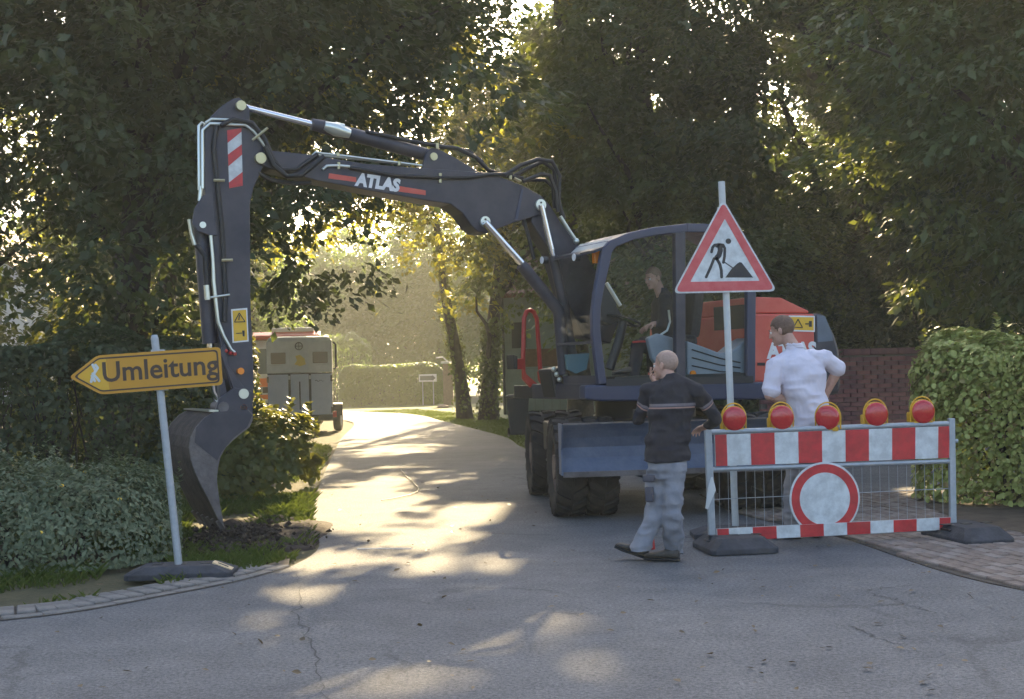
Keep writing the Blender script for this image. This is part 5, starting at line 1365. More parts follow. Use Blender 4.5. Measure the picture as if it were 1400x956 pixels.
# horse trailer, rear facing the junction
tx, ty = (409 - 700) / 1800 * 35.0, 35.0
HT = thing('horse_trailer', 'grey horse trailer with cream upper body and yellow decal parked on the lane', 'trailer', (tx, ty, 0))
M4 = Matrix.Translation(Vector((tx, ty, 0))) @ Matrix.Rotation(math.radians(7.5), 4, 'Z')
w = .86
b = MB(M4)
up = [(-w, 0), (-w * .98, -.02), (-.24, -.16), (.24, -.16), (w * .98, -.02), (w, 0), (w, 3.1), (-w, 3.1)]
def ring_at(z, sx=1, sy=1, dy=0): return [Vector((x * sx, y * sy + dy, z)) for x, y in up]
b.rings([ring_at(1.63), ring_at(2.30), ring_at(2.46, .99, 1.0), ring_at(2.56, .93, .96, .05), ring_at(2.60, .80, .9, .12)])
b.build('upper_body', M['gel'], HT, bevel=0.015)
b = MB(M4); b.rings([ring_at(.42, .985, .985, .03), ring_at(1.62, .985, .985, .03)]); b.build('lower_body', M['black'], HT)
for x0_, x1_, y0_, y1_ in ((-.84, -.30, -.005, -.125), (-.235, .235, -.145, -.145), (.30, .84, -.125, -.005)):
    b = MB(M4); q = [Vector((x0_, y0_, .50)), Vector((x1_, y1_, .50)), Vector((x1_, y1_, 1.585)), Vector((x0_, y0_, 1.585))]
    b.prism([p + Vector((0, -.02, 0)) for p in q], [p + Vector((0, .03, 0)) for p in q]); b.build('ramp_panel', M['ply'], HT)
b = MB(M4); b.box((0, -.168, 1.02), (.035, .012, .74)); b.build('slot', M['black'], HT)
for s in (-1, 1):
    b = MB(M4); b.box((s * .55, -.105, 2.02), (.40, .05, .30), Matrix.Rotation(s * -.0 + s * .18, 3, 'Z')); hp = b.build('hatch', M['tan_win'], HT, bevel=0.02)
    b = MB(M4); b.box((s * .55, -.07, 2.02), (.50, .05, .40), Matrix.Rotation(s * .18, 3, 'Z')); b.build('hatch_frame', M['gel'], HT, bevel=0.03)
b = MB(M4)
b.tube([Vector((math.cos(q) * .095, -.168, 2.33 + math.sin(q) * .095)) for q in [2 * math.pi * k / 20 for k in range(21)]], .014, 6)
b.tube([Vector((-.09, -.168, 2.33)), Vector((.09, -.168, 2.33))], .010, 5); b.tube([Vector((0, -.168, 2.24)), Vector((0, -.168, 2.42))], .010, 5)
b.build('round_emblem', M['dark_win'], HT)
b = MB(M4); q = [(-.10, 2.07), (.02, 2.10), (.14, 2.0), (.17, 1.84), (.02, 1.80), (-.13, 1.85), (-.06, 1.95)]
b.prism([Vector((x, -.166, z)) for x, z in q], [Vector((x, -.155, z)) for x, z in q]); b.build('yellow_decal', M['yellow_decal'], HT)
b = MB(M4); b.tube([Vector((.40 + .04 * k, -.125 + .018 * k * .6, 1.40 + .02 * math.sin(k * 2.1))) for k in range(10)], .010, 5); b.build('script_mark', M['black'], HT)
for s in (-1, 1):
    for z in (.62, 1.46):
        b = MB(M4); b.box((s * .835, -.045, z), (.05, .03, .16)); b.build('hinge', M['black'], HT)
    b = MB(M4); b.box((s * .27, -.155, 1.50), (.05, .05, .10)); b.build('latch', M['galv'], HT)
b = MB(M4); b.box((0, 0, .42), (1.9, .10, .14)); b.build('rear_bumper', M['black'], HT)
for s in (-1, 1):
    for yy in (1.35, 2.1): wheel_at(HT, M4 @ Vector((s * .98, yy, .33)), .33, .2)
    b = MB(M4); b.box((s * .98, 1.72, .72), (.26, 1.7, .06)); b.box((s * .98, .90, .58), (.26, .06, .3)); b.build('mudguard', M['black'], HT, bevel=0.02)
    b = MB(M4); b.box((s * .90, -.04, .50), (.10, .05, .16)); b.build('tail_lamp', M['red_paint'], HT)
b = MB(M4); b.bar((-.2, 3.1, .5), (0, 4.3, .5), .1, .1); b.bar((.2, 3.1, .5), (0, 4.3, .5), .1, .1); b.build('drawbar', M['black'], HT)
b = MB(M4); b.tube([(.90, .02, 2.42), (.96, .0, 2.36), (.96, .0, 1.75), (.90, .02, 1.7)], .03, 8); b.build('side_bar', M['black'], HT)

# truck beyond the trailer, front towards the junction
kx, ky = (392 - 700) / 1800 * 40.5, 40.5
MK = Matrix.Translation(Vector((kx, ky, 0))) @ Matrix.Rotation(math.radians(9), 4, 'Z') @ Matrix.Translation(Vector((-kx, -ky, 0)))
TK = thing('truck', 'white truck with red roof and orange bands half hidden behind the horse trailer', 'truck', (kx, ky, 0))
b = MB(MK); sec_ = [(0, .55), (-.02, 1.0), (.0, 1.55), (.28, 2.45), (.5, 2.66), (5.5, 2.7), (5.5, .55)]
b.prism([Vector((kx - 1.05, ky + y, z)) for y, z in sec_], [Vector((kx + 1.05, ky + y, z)) for y, z in sec_]); b.build('body', M['truck_white'], TK, bevel=0.06)
b = MB(MK); b.prism([Vector((kx - 1.04, ky + y, z)) for y, z in ((.22, 2.68), (.18, 2.80), (.5, 2.92), (5.4, 2.92), (5.5, 2.72))], [Vector((kx + 1.04, ky + y, z)) for y, z in ((.22, 2.68), (.18, 2.80), (.5, 2.92), (5.4, 2.92), (5.5, 2.72))]); b.build('roof', M['truck_red'], TK, bevel=0.03)
b = MB(MK); b.box((kx + .2, ky + .62, 2.98), (1.3, .34, .13)); b.build('light_bar', M['truck_white'], TK, bevel=0.03)
b = MB(MK); q = [Vector((kx - .93, ky + .005, 1.62)), Vector((kx + .93, ky + .005, 1.62)), Vector((kx + .86, ky + .245, 2.40)), Vector((kx - .86, ky + .245, 2.40))]
b.prism([p + Vector((0, -.012, 0)) for p in q], [p + Vector((0, .03, 0)) for p in q]); b.build('windscreen', M['win'], TK)
for z, h in ((1.36, .26), (.92, .14)):
    b = MB(MK); b.box((kx, ky - .015, z), (2.06, .02, h)); b.build('orange_band', M['day_orange'], TK)
b = MB(MK); b.box((kx, ky - .02, 1.13), (1.5, .03, .18)); b.build('grille', M['black'], TK)
b = MB(MK); b.box((kx, ky - .03, .60), (2.1, .12, .26)); b.build('bumper', M['black'], TK, bevel=0.03)
for s in (-1, 1):
    b = MB(MK); b.ell((kx + s * .82, ky - .03, .78), (.13, .05, .11)); b.build('headlight', M['lamp_white'], TK, smooth=60)
    b = MB(MK); b.box((kx + s * 1.22, ky + .1, 1.95), (.16, .08, .42)); b.build('mirror', M['black'], TK, bevel=0.02)
    for yy in (1.0, 4.2): wheel_at(TK, MK @ Vector((kx + s * .92, ky + yy, .44)), .44, .26)
    b = MB(MK); b.box((kx + s * 1.052, ky + .95, 1.98), (.02, .8, .6)); b.build('side_window', M['win'], TK)

# wheelie bin
wx, wy = (706 - 700) / 1800 * 30.5, 30.5
WB = thing('wheelie_bin', 'dark grey wheelie bin standing beside the lane left of the excavator wheels', 'bin', (wx, wy, 0))
b = MB(); rs = []
for z, a, c in ((.06, .20, .24), (.55, .235, .28), (.86, .255, .31), (.90, .275, .33)): rs.append([Vector((wx + sx * a, wy + sy * c, z)) for sx, sy in ((-1, -1), (1, -1), (1, 1), (-1, 1))])
b.rings(rs); b.build('body', M['bin'], WB, bevel=0.03)
b = MB(); b.box((wx, wy - .01, .935), (.57, .69, .05)); b.box((wx, wy - .02, .965), (.46, .55, .03)); b.build('lid', M['bin'], WB, bevel=0.015)
b = MB(); b.cyl((wx - .25, wy + .37, .90), (wx + .25, wy + .37, .90), .02, n=8); b.build('handle', M['bin'], WB)
for s in (-1, 1): wheel_at(WB, Vector((wx + s * .23, wy + .27, .10)), .10, .05)

# garage with pale green render behind the lane trees
gx0, gx1, gy = -.30, 5.6, 46.0
GA = thing('garage', 'pale green rendered garage behind the wheelie bin with a dark drainpipe', 'garage', ((gx0 + gx1) / 2, gy + 3, 0))
b = MB(); b.box(((gx0 + gx1) / 2, gy + 3, 2.1), (gx1 - gx0, 6, 4.2)); b.build('wall', M['render'], GA)
b = MB(); b.prism([Vector((gx0 - .3, gy - .4, 4.2)), Vector((gx1 + .3, gy - .4, 4.2)), Vector((gx1 + .3, gy + 3, 6.4)), Vector((gx0 - .3, gy + 3, 6.4))], [Vector((gx0 - .3, gy - .4, 4.05)), Vector((gx1 + .3, gy - .4, 4.05)), Vector((gx1 + .3, gy + 3, 6.2)), Vector((gx0 - .3, gy + 3, 6.2))])
b.prism([Vector((gx0 - .3, gy + 6.4, 4.2)), Vector((gx1 + .3, gy + 6.4, 4.2)), Vector((gx1 + .3, gy + 3.004, 6.4)), Vector((gx0 - .3, gy + 3.004, 6.4))], [Vector((gx0 - .3, gy + 6.4, 4.05)), Vector((gx1 + .3, gy + 6.4, 4.05)), Vector((gx1 + .3, gy + 3.004, 6.2)), Vector((gx0 - .3, gy + 3.004, 6.2))])
b.build('roof', M['rooft'], GA)
b = MB(); b.cyl((gx0 + .0, gy - .07, 0), (gx0 + .0, gy - .07, 4.1), .05, n=10); b.build('drainpipe', M['black'], GA, smooth=40)
DR = MB(); DR.box((1.35, gy - .03, 1.95), (1.9, .06, .62)); dr = DR.build('timber_hatch', M['wood'], GA)
b = MB(); b.box((1.35, gy - .05, .85), (1.9, .06, 1.5)); gd = b.build('garage_door', pm('garage_door_paint', (.17, .19, .165), .6, c2=(.20, .22, .19), scale=6), GA)
for k in range(6):
    b = MB(); b.box((.62 + k * .29, gy - .085, .85), (.26, .02, 1.44)); b.build('plank', M['render'], gd)
b = MB(); b.box((.25, gy - .04, 2.75), (.5, .08, .9)); b.build('dark_vent', M['black'], GA)

# house glimpsed at the far left
HS = thing('house', 'pale house with a dark tiled roof glimpsed through leaves at the left edge', 'house', (-22.5, 56, 0))
b = MB(); b.box((-22.5, 56, 2.6), (8, 7, 5.2)); b.prism([Vector((-26.5, 52.5, 5.2)), Vector((-18.5, 52.5, 5.2)), Vector((-22.5, 52.5, 8.2))], [Vector((-26.5, 59.5, 5.2)), Vector((-18.5, 59.5, 5.2)), Vector((-22.5, 59.5, 8.2))]); b.build('wall', pm('pale_render', (.55, .56, .55), .8), HS)
b = MB()
for s in (-1, 1):
    q = [Vector((-22.5, 52.1, 8.35)), Vector((-22.5, 59.9, 8.35)), Vector((-22.5 + s * 4.6, 59.9, 4.9)), Vector((-22.5 + s * 4.6, 52.1, 4.9))]
    b.prism(q, [p + Vector((0, 0, -.16)) for p in q])
b.build('roof', M['rooft'], HS)
for x in (-24.2, -20.8):
    for z in (1.5, 4.0):
        b = MB(); b.box((x, 52.48, z), (1.2, .06, 1.2)); wn_ = b.build('window', M['white'], HS)
        b = MB(); b.box((x, 52.44, z), (1.0, .03, 1.0)); b.build('pane', M['win'], wn_)

# brick gate pillar, direction sign and flat stone at the end of the lane
pxx = (611.5 - 700) / 1800 * 60
PI_ = thing('brick_pillar', 'slim brown brick gate pillar with flat cap at the end of the lane', 'pillar', (pxx, 60, 0))
b = MB(); b.box((pxx, 60, .95), (.44, .44, 1.9)); b.build('shaft', M['pillar'], PI_)
b = MB(); b.box((pxx, 60, 1.95), (.6, .6, .1)); b.build('cap', M['gel'], PI_, bevel=0.02)
b = MB(); b.tube([(pxx, 59.9, 2.0), (pxx - .2, 59.85, 2.2), (pxx - .5, 59.8, 2.18)], .03, 8); b.build('lamp_arm', M['gel'], PI_)
sgc = at(584.8, 517, 61.9)
SG = thing('arrow_sign', 'small white sign with a dark right pointing arrow before the far pale hedge', 'road sign', (sgc.x, sgc.y, 0))
b = MB(); b.box(sgc, (.84, .02, .36)); sp = b.build('panel', M['white'], SG, bevel=0.004)
b = MB(); q = [(-.36, -.10), (.22, -.10), (.22, -.14), (.37, 0), (.22, .14), (.22, .10), (-.36, .10)]
b.prism([sgc + Vector((x, -.016, z)) for x, z in q], [sgc + Vector((x, -.011, z)) for x, z in q]); b.build('arrow', pm('grey_print', (.10, .10, .11), .6), sp)
for s in (-.25, .25):
    b = MB(); b.cyl((sgc.x + s, sgc.y + .03, 0), (sgc.x + s, sgc.y + .03, sgc.z + .1), .025, n=8); b.build('post', M['galv'], SG)
st = G(606, 557.5)
b = MB(); b.ell((st.x, st.y, .02), (.26, .35, .12), nu=12, nv=8); tag(b.build('flat_stone', M['pillar'], None, origin=(st.x, st.y, 0), smooth=60), 'flat brown stone lying on sunlit ground near the brick pillar', 'stone')

# ------------------------------------------------------------------ small things on the ground
b = MB(); b.tube([G(x, y) + Vector((0, 0, .016)) for x, y in ((522, 686), (540, 683), (560, 678.5), (571, 674), (572, 670), (566, 662), (556, 653), (547, 643))], .006, 7)
tag(b.build('hose', M['hose'], None, origin=G(560, 678), smooth=60), 'thin dark hose bent in a loop on the sunlit lane', 'hose')
b = MB(); b.tube([G(x, y) + Vector((0, 0, .006)) for x, y in ((488, 751.5), (520, 751), (563, 751))], .0035, 6)
tag(b.build('cord', M['white'], None, origin=G(520, 751)), 'thin pale cord lying straight across the lane', 'cord')
c_ = G(895, 757) + Vector((0, .25, 0)); b = MB(); b.box(c_ + Vector((0, 0, .045)), (.065, .03, .09), None, 0, (.8, .6)); tag(b.build('red_reflector', M['red_paint'], None, origin=c_, bevel=0.006), "small red reflector block on the asphalt behind the walking man's shoes", 'reflector')

# fresh soil around the bucket
def soil():
    c = G(332, 742); n = 70
    rng = np.random.default_rng(5)
    xs = np.linspace(-1.15, 1.05, n); ys = np.linspace(-1.3, 2.1, n); X, Y = np.meshgrid(xs, ys)
    q = np.stack([X.ravel() + 5, Y.ravel() + 5], 1)
    r = np.sqrt((X / .80) ** 2 + ((Y - .35) / 1.35) ** 2).ravel()
    n1 = vnoise(q, 2.2, 3); n2 = vnoise(q, 7.0, 4); n3 = vnoise(q, 17.0, 8)
    h = np.clip(1.05 - r + (n1 - .5) * .9, 0, 1)
    Z = np.where(h > .02, h * (.015 + .07 * n1 + .07 * n2) + h ** .5 * .06 * n3, -.06)
    Z = np.minimum(Z, .26) - .012
    v = np.stack([X.ravel() + c.x, Y.ravel() + c.y, Z], 1)
    f = [(j * n + i, j * n + i + 1, (j + 1) * n + i + 1, (j + 1) * n + i) for j in range(n - 1) for i in range(n - 1)]
    f = [t for t in f if max(Z[k] for k in t) > -.05]
    me = bpy.data.meshes.new('soil_heap'); me.from_pydata(v.tolist(), [], f); me.materials.append(M['darksoil']); me.update()
    o = bpy.data.objects.new('soil_heap', me); COL.objects.link(o); o['kind'] = 'stuff'
    me.polygons.foreach_set('use_smooth', [True] * len(me.polygons))
    mb = MB()
    for k in range(700):
        a = rng.uniform(0, 2 * math.pi); rr = min(abs(rng.normal()) * .42, .85)
        x, y = c.x + math.cos(a) * rr * 1.0, c.y + .2 + math.sin(a) * rr * 1.5; s = rng.uniform(.006, .036)
        R = Matrix.Rotation(rng.uniform(0, 3), 3, Vector(rng.normal(size=3)))
        o0 = len(mb.v); mb.ell((x, y, s * .4 + (.10 if rr < .5 else .012) * rng.random()), (s, s * .8, s * .6), R, 5, 3)
        for q in range(o0, len(mb.v)):
            v = mb.v[q]; mb.v[q] = (v[0] + rng.normal() * s * .22, v[1] + rng.normal() * s * .22, v[2] + rng.normal() * s * .2)
    o = mb.build('soil_clods', M['darksoil']); o['kind'] = 'stuff'
soil()
def litter():
    rng = np.random.default_rng(31); n = 420
    px = rng.uniform(60, 1400, n); py = rng.uniform(640, 950, n); P = []
    for x, y in zip(px, py):
        g = G(x, y)
        if y > 800 and rng.random() < .55: continue
        P.append((g.x, g.y, .012 + .006 * rng.random()))
    P = np.array(P); m = len(P)
    D = rng.normal(size=(m, 3)) * np.array([1, 1, .15]); N_ = np.array([0, 0, 1.0]) + rng.normal(size=(m, 3)) * .25
    o = leaves_mesh('fallen_leaves', P, D, N_, .045, .6, leaf_mat('dry_leaf', (.06, .045, .025), (.17, .12, .06), (.12, .08, .03), .2), None, rng, six=True)
    o['kind'] = 'stuff'
litter()
# ------------------------------------------------------------------ people
M['skin'] = pm('skin', (0.43, 0.245, 0.18), 0.55, c2=(0.52, 0.315, 0.24), scale=18, bump=0.05, bscale=90)
M['skin'].node_tree.nodes['Principled BSDF'].inputs['Subsurface Weight'].default_value = 0.12
M['skin'].node_tree.nodes['Principled BSDF'].inputs['Subsurface Radius'].default_value = (0.02, 0.008, 0.005)
M['stubble'] = pm('grey_stubble', (0.31, 0.205, 0.155), 0.6, c2=(0.42, 0.285, 0.22), scale=60)
M['hair_brown'] = pm('brown_hair', (0.11, 0.062, 0.042), 0.7, c2=(0.19, 0.118, 0.082), scale=55, bump=0.5, bscale=160)
M['hair_light'] = pm('thin_fair_hair', (0.17, 0.105, 0.07), 0.7, c2=(0.25, 0.16, 0.11), scale=70)
M['eye'] = pm('eye_white', (0.6, 0.58, 0.55), 0.2); M['iris'] = pm('iris', (0.03, 0.02, 0.015), 0.2); M['lip'] = pm('lip', (0.32, 0.13, 0.11), 0.5)
M['trouser'] = pm('grey_work_cotton', (0.195, 0.20, 0.225), 0.85, c2=(0.265, 0.268, 0.29), scale=7, bump=0.6, bscale=9)
M['trouser2'] = pm('beige_cotton', (0.26, 0.245, 0.25), 0.85, c2=(0.33, 0.31, 0.31), scale=7, bump=0.5, bscale=9)
M['shirt'] = pm('white_polo', (0.62, 0.585, 0.66), 0.8, c2=(0.70, 0.665, 0.74), scale=5, bump=0.5, bscale=8)
M['jacket'] = pm('dark_jacket', (0.014, 0.013, 0.017), 0.8, c2=(0.024, 0.022, 0.028), scale=7, bump=0.5, bscale=9)
M['dark_patch'] = pm('dark_pocket', (0.055, 0.055, 0.072), 0.8, c2=(0.085, 0.082, 0.10), scale=12)
M['shoe'] = pm('worn_shoe', (0.040, 0.034, 0.028), 0.6, c2=(0.085, 0.07, 0.055), scale=14)
M['sole'] = pm('shoe_sole', (0.02, 0.02, 0.02), 0.8)
M['navy_cloth'] = pm('navy_cloth', (0.016, 0.016, 0.026), 0.9, c2=(0.026, 0.026, 0.038), scale=9)
def knit_mat(z0):
    m = pm('striped_jumper', (0.017, 0.016, 0.021), 0.9, c2=(0.029, 0.027, 0.034), scale=9, bump=0.6, bscale=10)
    nt = m.node_tree; N = nt.nodes.new; L = nt.links.new; p = nt.nodes['Principled BSDF']
    src = p.inputs['Base Color'].links[0].from_socket
    at_ = N('ShaderNodeAttribute'); at_.attribute_name = 'band'
    r = N('ShaderNodeValToRGB'); r.color_ramp.interpolation = 'CONSTANT'
    e = r.color_ramp.elements; e[0].position = 0; e[0].color = (0, 0, 0, 1); e[1].position = .40; e[1].color = (.33, .19, .14, 1)
    for pos, c in ((.46, (.05, .045, .055, 1)), (.50, (.17, .145, .15, 1)), (.60, (0, 0, 0, 1))):
        q = e.new(pos); q.color = c
    L(at_.outputs['Fac'], r.inputs['Fac'])
    mx = N('ShaderNodeMix'); mx.data_type = 'RGBA'; mx.blend_type = 'ADD'; mx.inputs[0].default_value = 1
    L(src, mx.inputs[6]); L(r.outputs['Color'], mx.inputs[7]); L(mx.outputs[2], p.inputs['Base Color'])
    return m
M['jumper'] = knit_mat(0)

def organic(mb, name, mat, parent, voxel=0.008, smooth=6, fold=0.0, fseed=0, fscale=9.0, band=None):
    """merge overlapping volumes into one continuous skin"""
    o = mb.build(name + '_src', mat, None, origin=(0, 0, 0))
    r = o.modifiers.new('r', 'REMESH'); r.mode = 'VOXEL'; r.voxel_size = voxel
    s = o.modifiers.new('s', 'SMOOTH'); s.factor = 0.5; s.iterations = smooth
    dg = bpy.context.evaluated_depsgraph_get()
    me = bpy.data.meshes.new_from_object(o.evaluated_get(dg)); me.name = name
    bpy.data.objects.remove(o)
    n = len(me.vertices); co = np.empty(n * 3, np.float32); me.vertices.foreach_get('co', co); P = co.reshape(-1, 3).astype(float)
    if fold:
        nn = np.empty(n * 3, np.float32); me.vertices.foreach_get('normal', nn); Nn = nn.reshape(-1, 3)
        Q = P * np.array([1, 1, 1.9]) + 40
        d = (vnoise(Q, fscale, fseed) - .5) * 2 * fold + np.abs(vnoise(Q * np.array([1, 1, .8]) + 9, fscale * 1.6, fseed + 1) - .5) * -1.8 * fold
        P = P + Nn * d[:, None]
    if band is not None:
        a = me.attributes.new('band', 'FLOAT', 'POINT'); a.data.foreach_set('value', band(P).astype(np.float32))
    og = Vector(parent['_o']); P = P - np.array(og)
    me.vertices.foreach_set('co', P.astype(np.float32).ravel()); me.update()
    me.polygons.foreach_set('use_smooth', [True] * len(me.polygons))
    me.materials.clear(); me.materials.append(mat)
    ob = bpy.data.objects.new(name, me); COL.objects.link(ob); ob.parent = parent; ob['_o'] = list(og)
    return ob
def loft(mb, rings, n=22, p=2.3):
    """rings: (centre, half-width vector, half-depth vector)"""
    R = []
    for c, a, d in rings:
        r = []
        for k in range(n):
            t = 2 * math.pi * k / n; cx, sx = math.cos(t), math.sin(t)
            r.append(Vector(c) + Vector(a) * math.copysign(abs(cx) ** (2 / p), cx) + Vector(d) * math.copysign(abs(sx) ** (2 / p), sx))
        R.append(r)
    return mb.rings(R)
def head(mb, c, f, up, k=1.0):
    """c: middle of the head; f: facing; builds skull, face, nose, ears, jaw into mb; returns the frame"""
    f = Vector(f).normalized(); up = Vector(up); up = (up - f * up.dot(f)).normalized(); s = f.cross(up)
    R = Matrix((s, f, up)).transposed(); c = Vector(c)
    def e(x, y, z, rx, ry, rz, rot=None): mb.ell(c + R @ Vector((x * k, y * k, z * k)), (rx * k, ry * k, rz * k), R @ rot if rot is not None else R, 18, 12)
    e(0, -.012, .028, .075, .096, .090); e(0, .030, -.030, .062, .066, .080); e(0, .050, -.080, .040, .042, .034); e(0, .02, -.06, .054, .06, .05)
    e(0, .088, .012, .050, .014, .012); e(0, .100, -.022, .011, .018, .022); e(0, .108, -.036, .015, .014, .010)
    e(0, .090, -.066, .026, .012, .007); e(0, .088, -.076, .022, .012, .007); e(0, .084, -.100, .020, .016, .014)
    for q in (-1, 1):
        e(q * .032, .066, -.030, .026, .026, .022)
        e(q * .077, -.008, -.012, .008, .020, .032, Matrix.Rotation(q * .35, 3, 'Z')); e(q * .074, .0, -.02, .01, .012, .014)
    return R, c, k
def face_bits(parent, fr):
    R, c, k = fr
    for q in (-1, 1):
        b = MB(); b.ell(c + R @ Vector((q * .031 * k, .083 * k, -.002 * k)), (.0125 * k,) * 3, None, 10, 8); ey = b.build('eye', M['eye'], parent, smooth=60)
        b = MB(); b.ell(c + R @ Vector((q * .031 * k, .0925 * k, -.002 * k)), (.0055 * k,) * 3, None, 8, 6); b.build('iris', M['iris'], ey)
        b = MB(); b.tube([c + R @ Vector((q * x * k, y * k, z * k)) for x, y, z in ((.016, .099, .017), (.032, .097, .021), (.047, .086, .015))], .0038 * k, 6); b.build('eyebrow', M['hair_brown'], parent)
    b = MB(); b.tube([c + R @ Vector((x * k, (.1025 - abs(x) * .35) * k, -.071 * k)) for x in (-.024, -.012, 0, .012, .024)], .0035 * k, 6); b.build('mouth', M['lip'], parent)
def hair_cap(parent, fr, mat, thick=.007, front=.045, low=-.055, name='hair'):
    """close cropped cap: skull ellipsoid a little larger, cut above the brow and below the nape"""
    R, c, k = fr; mb = MB(); nu, nv = 40, 26; cen = Vector((0, -.012, .028)); rad = Vector((.075 + thick, .096 + thick, .090 + thick))
    vs = []; 
    for j in range(nv + 1):
        ph = math.pi * j / nv
        for i in range(nu):
            th = 2 * math.pi * i / nu
            vs.append(cen + Vector((rad.x * math.sin(ph) * math.cos(th), rad.y * math.sin(ph) * math.sin(th), rad.z * math.cos(ph))))
    fs = []
    def keep(p):
        lim = front + (.0 if p.y > .05 else (low - front) * min(1, (.05 - p.y) / .075))
        return p.z > lim
    for j in range(nv):
        for i in range(nu):
            q = (j * nu + i, (j + 1) * nu + i, (j + 1) * nu + (i + 1) % nu, j * nu + (i + 1) % nu)
            if sum(keep(vs[x]) for x in q) >= 3: fs.append(q)
    mb.add([c + R @ (v * k) for v in vs], fs)
    o = mb.build(name, mat, parent, smooth=80)
    sm = o.modifiers.new('thick', 'SOLIDIFY'); sm.thickness = .006; sm.offset = -1
    return o
def hand(mb, wrist, d, pn, side, curl=(.5, .55, .6, .65), spread=.05, thumb=.7, k=1.0):
    """d: wrist to knuckles; pn: palm normal (side the fingers curl to); side: +1/-1 thumb on d x pn side"""
    wrist = Vector(wrist); d = Vector(d).normalized(); pn = Vector(pn); pn = (pn - d * pn.dot(d)).normalized(); ac = d.cross(pn) * side
    R = Matrix((ac, d, pn)).transposed()
    mb.ell(wrist + d * .045 * k, (.040 * k, .056 * k, .017 * k), R, 14, 10); mb.ell(wrist + d * .065 * k, (.041 * k, .032 * k, .015 * k), R, 14, 10)
    mb.ell(wrist + d * .030 * k + ac * .022 * k + pn * .006 * k, (.018 * k, .030 * k, .016 * k), R, 10, 8)
    mb.cyl(wrist - d * .03 * k, wrist + d * .03 * k, .026 * k, .030 * k, 12)
    Ls = (.074, .082, .076, .060)
    for i in range(4):
        base = wrist + d * (.083 - .004 * abs(i - 1.2)) * k + ac * (.030 - .020 * i) * k
        ang = 0; p = base; pts = [wrist + d * .06 * k + ac * (.026 - .017 * i) * k, base]; dd0 = (d + ac * (spread * (1.5 - i))).normalized()
        for j, fr_ in enumerate((.45, .32, .23)):
            ang += curl[i] * (1.0, 1.1, .7)[j]
            dd = dd0 * math.cos(ang) + pn * math.sin(ang); p = p + dd * Ls[i] * fr_ * k; pts.append(p)
        mb.tube(pts, [.009 * k, .0095 * k, .0088 * k, .0082 * k, .0068 * k], 9)
    t0 = wrist + d * .022 * k + ac * .026 * k; t1 = t0 + (ac * .7 + d * .6 + pn * .25).normalized() * .040 * k; t2 = t1 + (ac * (.7 - thumb) + d * .8 + pn * .45).normalized() * .032 * k; t3 = t2 + (ac * (.45 - thumb) + d * .85 + pn * .55).normalized() * .026 * k
    mb.tube([t0, t1, t2, t3], [.013 * k, .011 * k, .0098 * k, .0075 * k], 9)
def arm(mb, s, e, w, r=(.052, .044, .046, .030), n=12, cloth=None):
    s, e, w = Vector(s), Vector(e), Vector(w)
    mb.tube([s, s.lerp(e, .5), e, e.lerp(w, .25), w], [r[0], (r[0] + r[1]) / 2 * 1.02, r[1], r[2], r[3]], n)
    mb.ell(e, (r[1],) * 3, None, 12, 8)
    if cloth is not None: mb.ell(s, (r[0] * 1.06,) * 3, None, 14, 10); mb.tube([cloth, s], [r[0] * .72, r[0] * 1.05], n)
def leg(mb, h, k_, a, r=(.085, .058, .060, .040), n=14):
    h, k_, a = Vector(h), Vector(k_), Vector(a)
    mb.tube([h, h.lerp(k_, .5), k_, k_.lerp(a, .3), a], [r[0], (r[0] + r[1]) * .5, r[1], r[2], r[3]], n); mb.ell(k_, (r[1],) * 3, None, 12, 8)
def shoe(parent, heel, d, up=(0, 0, 1), L=.285, k=1.0):
    """heel: point on the ground under the heel; d: towards the toe"""
    d = Vector(d).normalized(); up = Vector(up); up = (up - d * up.dot(d)).normalized(); s = d.cross(up); heel = Vector(heel)
    mb = MB(); rs = []
    for t, hw, h, b_ in ((.0, .028, .080, 0), (.04, .038, .098, 0), (.28, .038, .102, .0), (.45, .042, .088, .0), (.65, .049, .074, 0), (.85, .047, .064, .002), (.95, .034, .052, .004), (1.0, .018, .036, .010)):
        c = heel + d * L * t + up * (.022 + b_ + (h - .022) * .5)
        rs.append((c, s * hw, up * (h - .022) * .5))
    loft(mb, rs, 16, 2.4); o = mb.build('shoe', M['shoe'], parent, smooth=70)
    mb = MB(); rs = []
    for t, hw in ((-.01, .024), (.03, .037), (.3, .036), (.5, .042), (.68, .050), (.86, .046), (.97, .030), (1.01, .012)):
        rs.append((heel + d * L * t + up * (.013 + max(0, t - .7) * .02), s * hw, up * .012))
    loft(mb, rs, 14, 3); mb.build('sole', M['sole'], o, smooth=50)
    return o
UPZ = Vector((0, 0, 1))

# ---- man in the dark striped jumper, walking left with a hand at his face
Y1 = 10.5
def a1(x, y, dy=0.0): return at(x, y, Y1 + dy)
base1 = G(912, 768)
P1 = thing('person', 'bald man in dark striped jumper and grey work trousers walking with hand to face', 'person', (base1.x, base1.y, 0))
f1 = Vector((-.30, .95, 0)).normalized(); lat = Vector((f1.y, -f1.x, 0))          # lat: towards picture right
hip = a1(911, 632); chest = a1(919, 556); shc = a1(920, 527)
shL, shR = a1(888, 534, .02), a1(953, 535, -.03)
elL, wrL = a1(873, 572, .12), a1(897, 524.5, .24)
elR, wrR = a1(978, 572, .05), a1(966, 583, .20)
hcen = a1(910, 499.5, .04)
mb = MB(); fr1 = head(mb, hcen, (-.80, .60, -.05), (-.05, .1, 1), 1.0)
mb.tube([a1(915, 532), a1(914, 518, .015), a1(911, 505, .03)], [.068, .058, .055], 14)
loft(mb, [(hip, lat * .14, f1 * .09), (a1(914, 600), lat * .14, f1 * .09), (chest, lat * .16, f1 * .10), (shc, lat * .14, f1 * .07), (a1(918, 520), lat * .06, f1 * .05)])
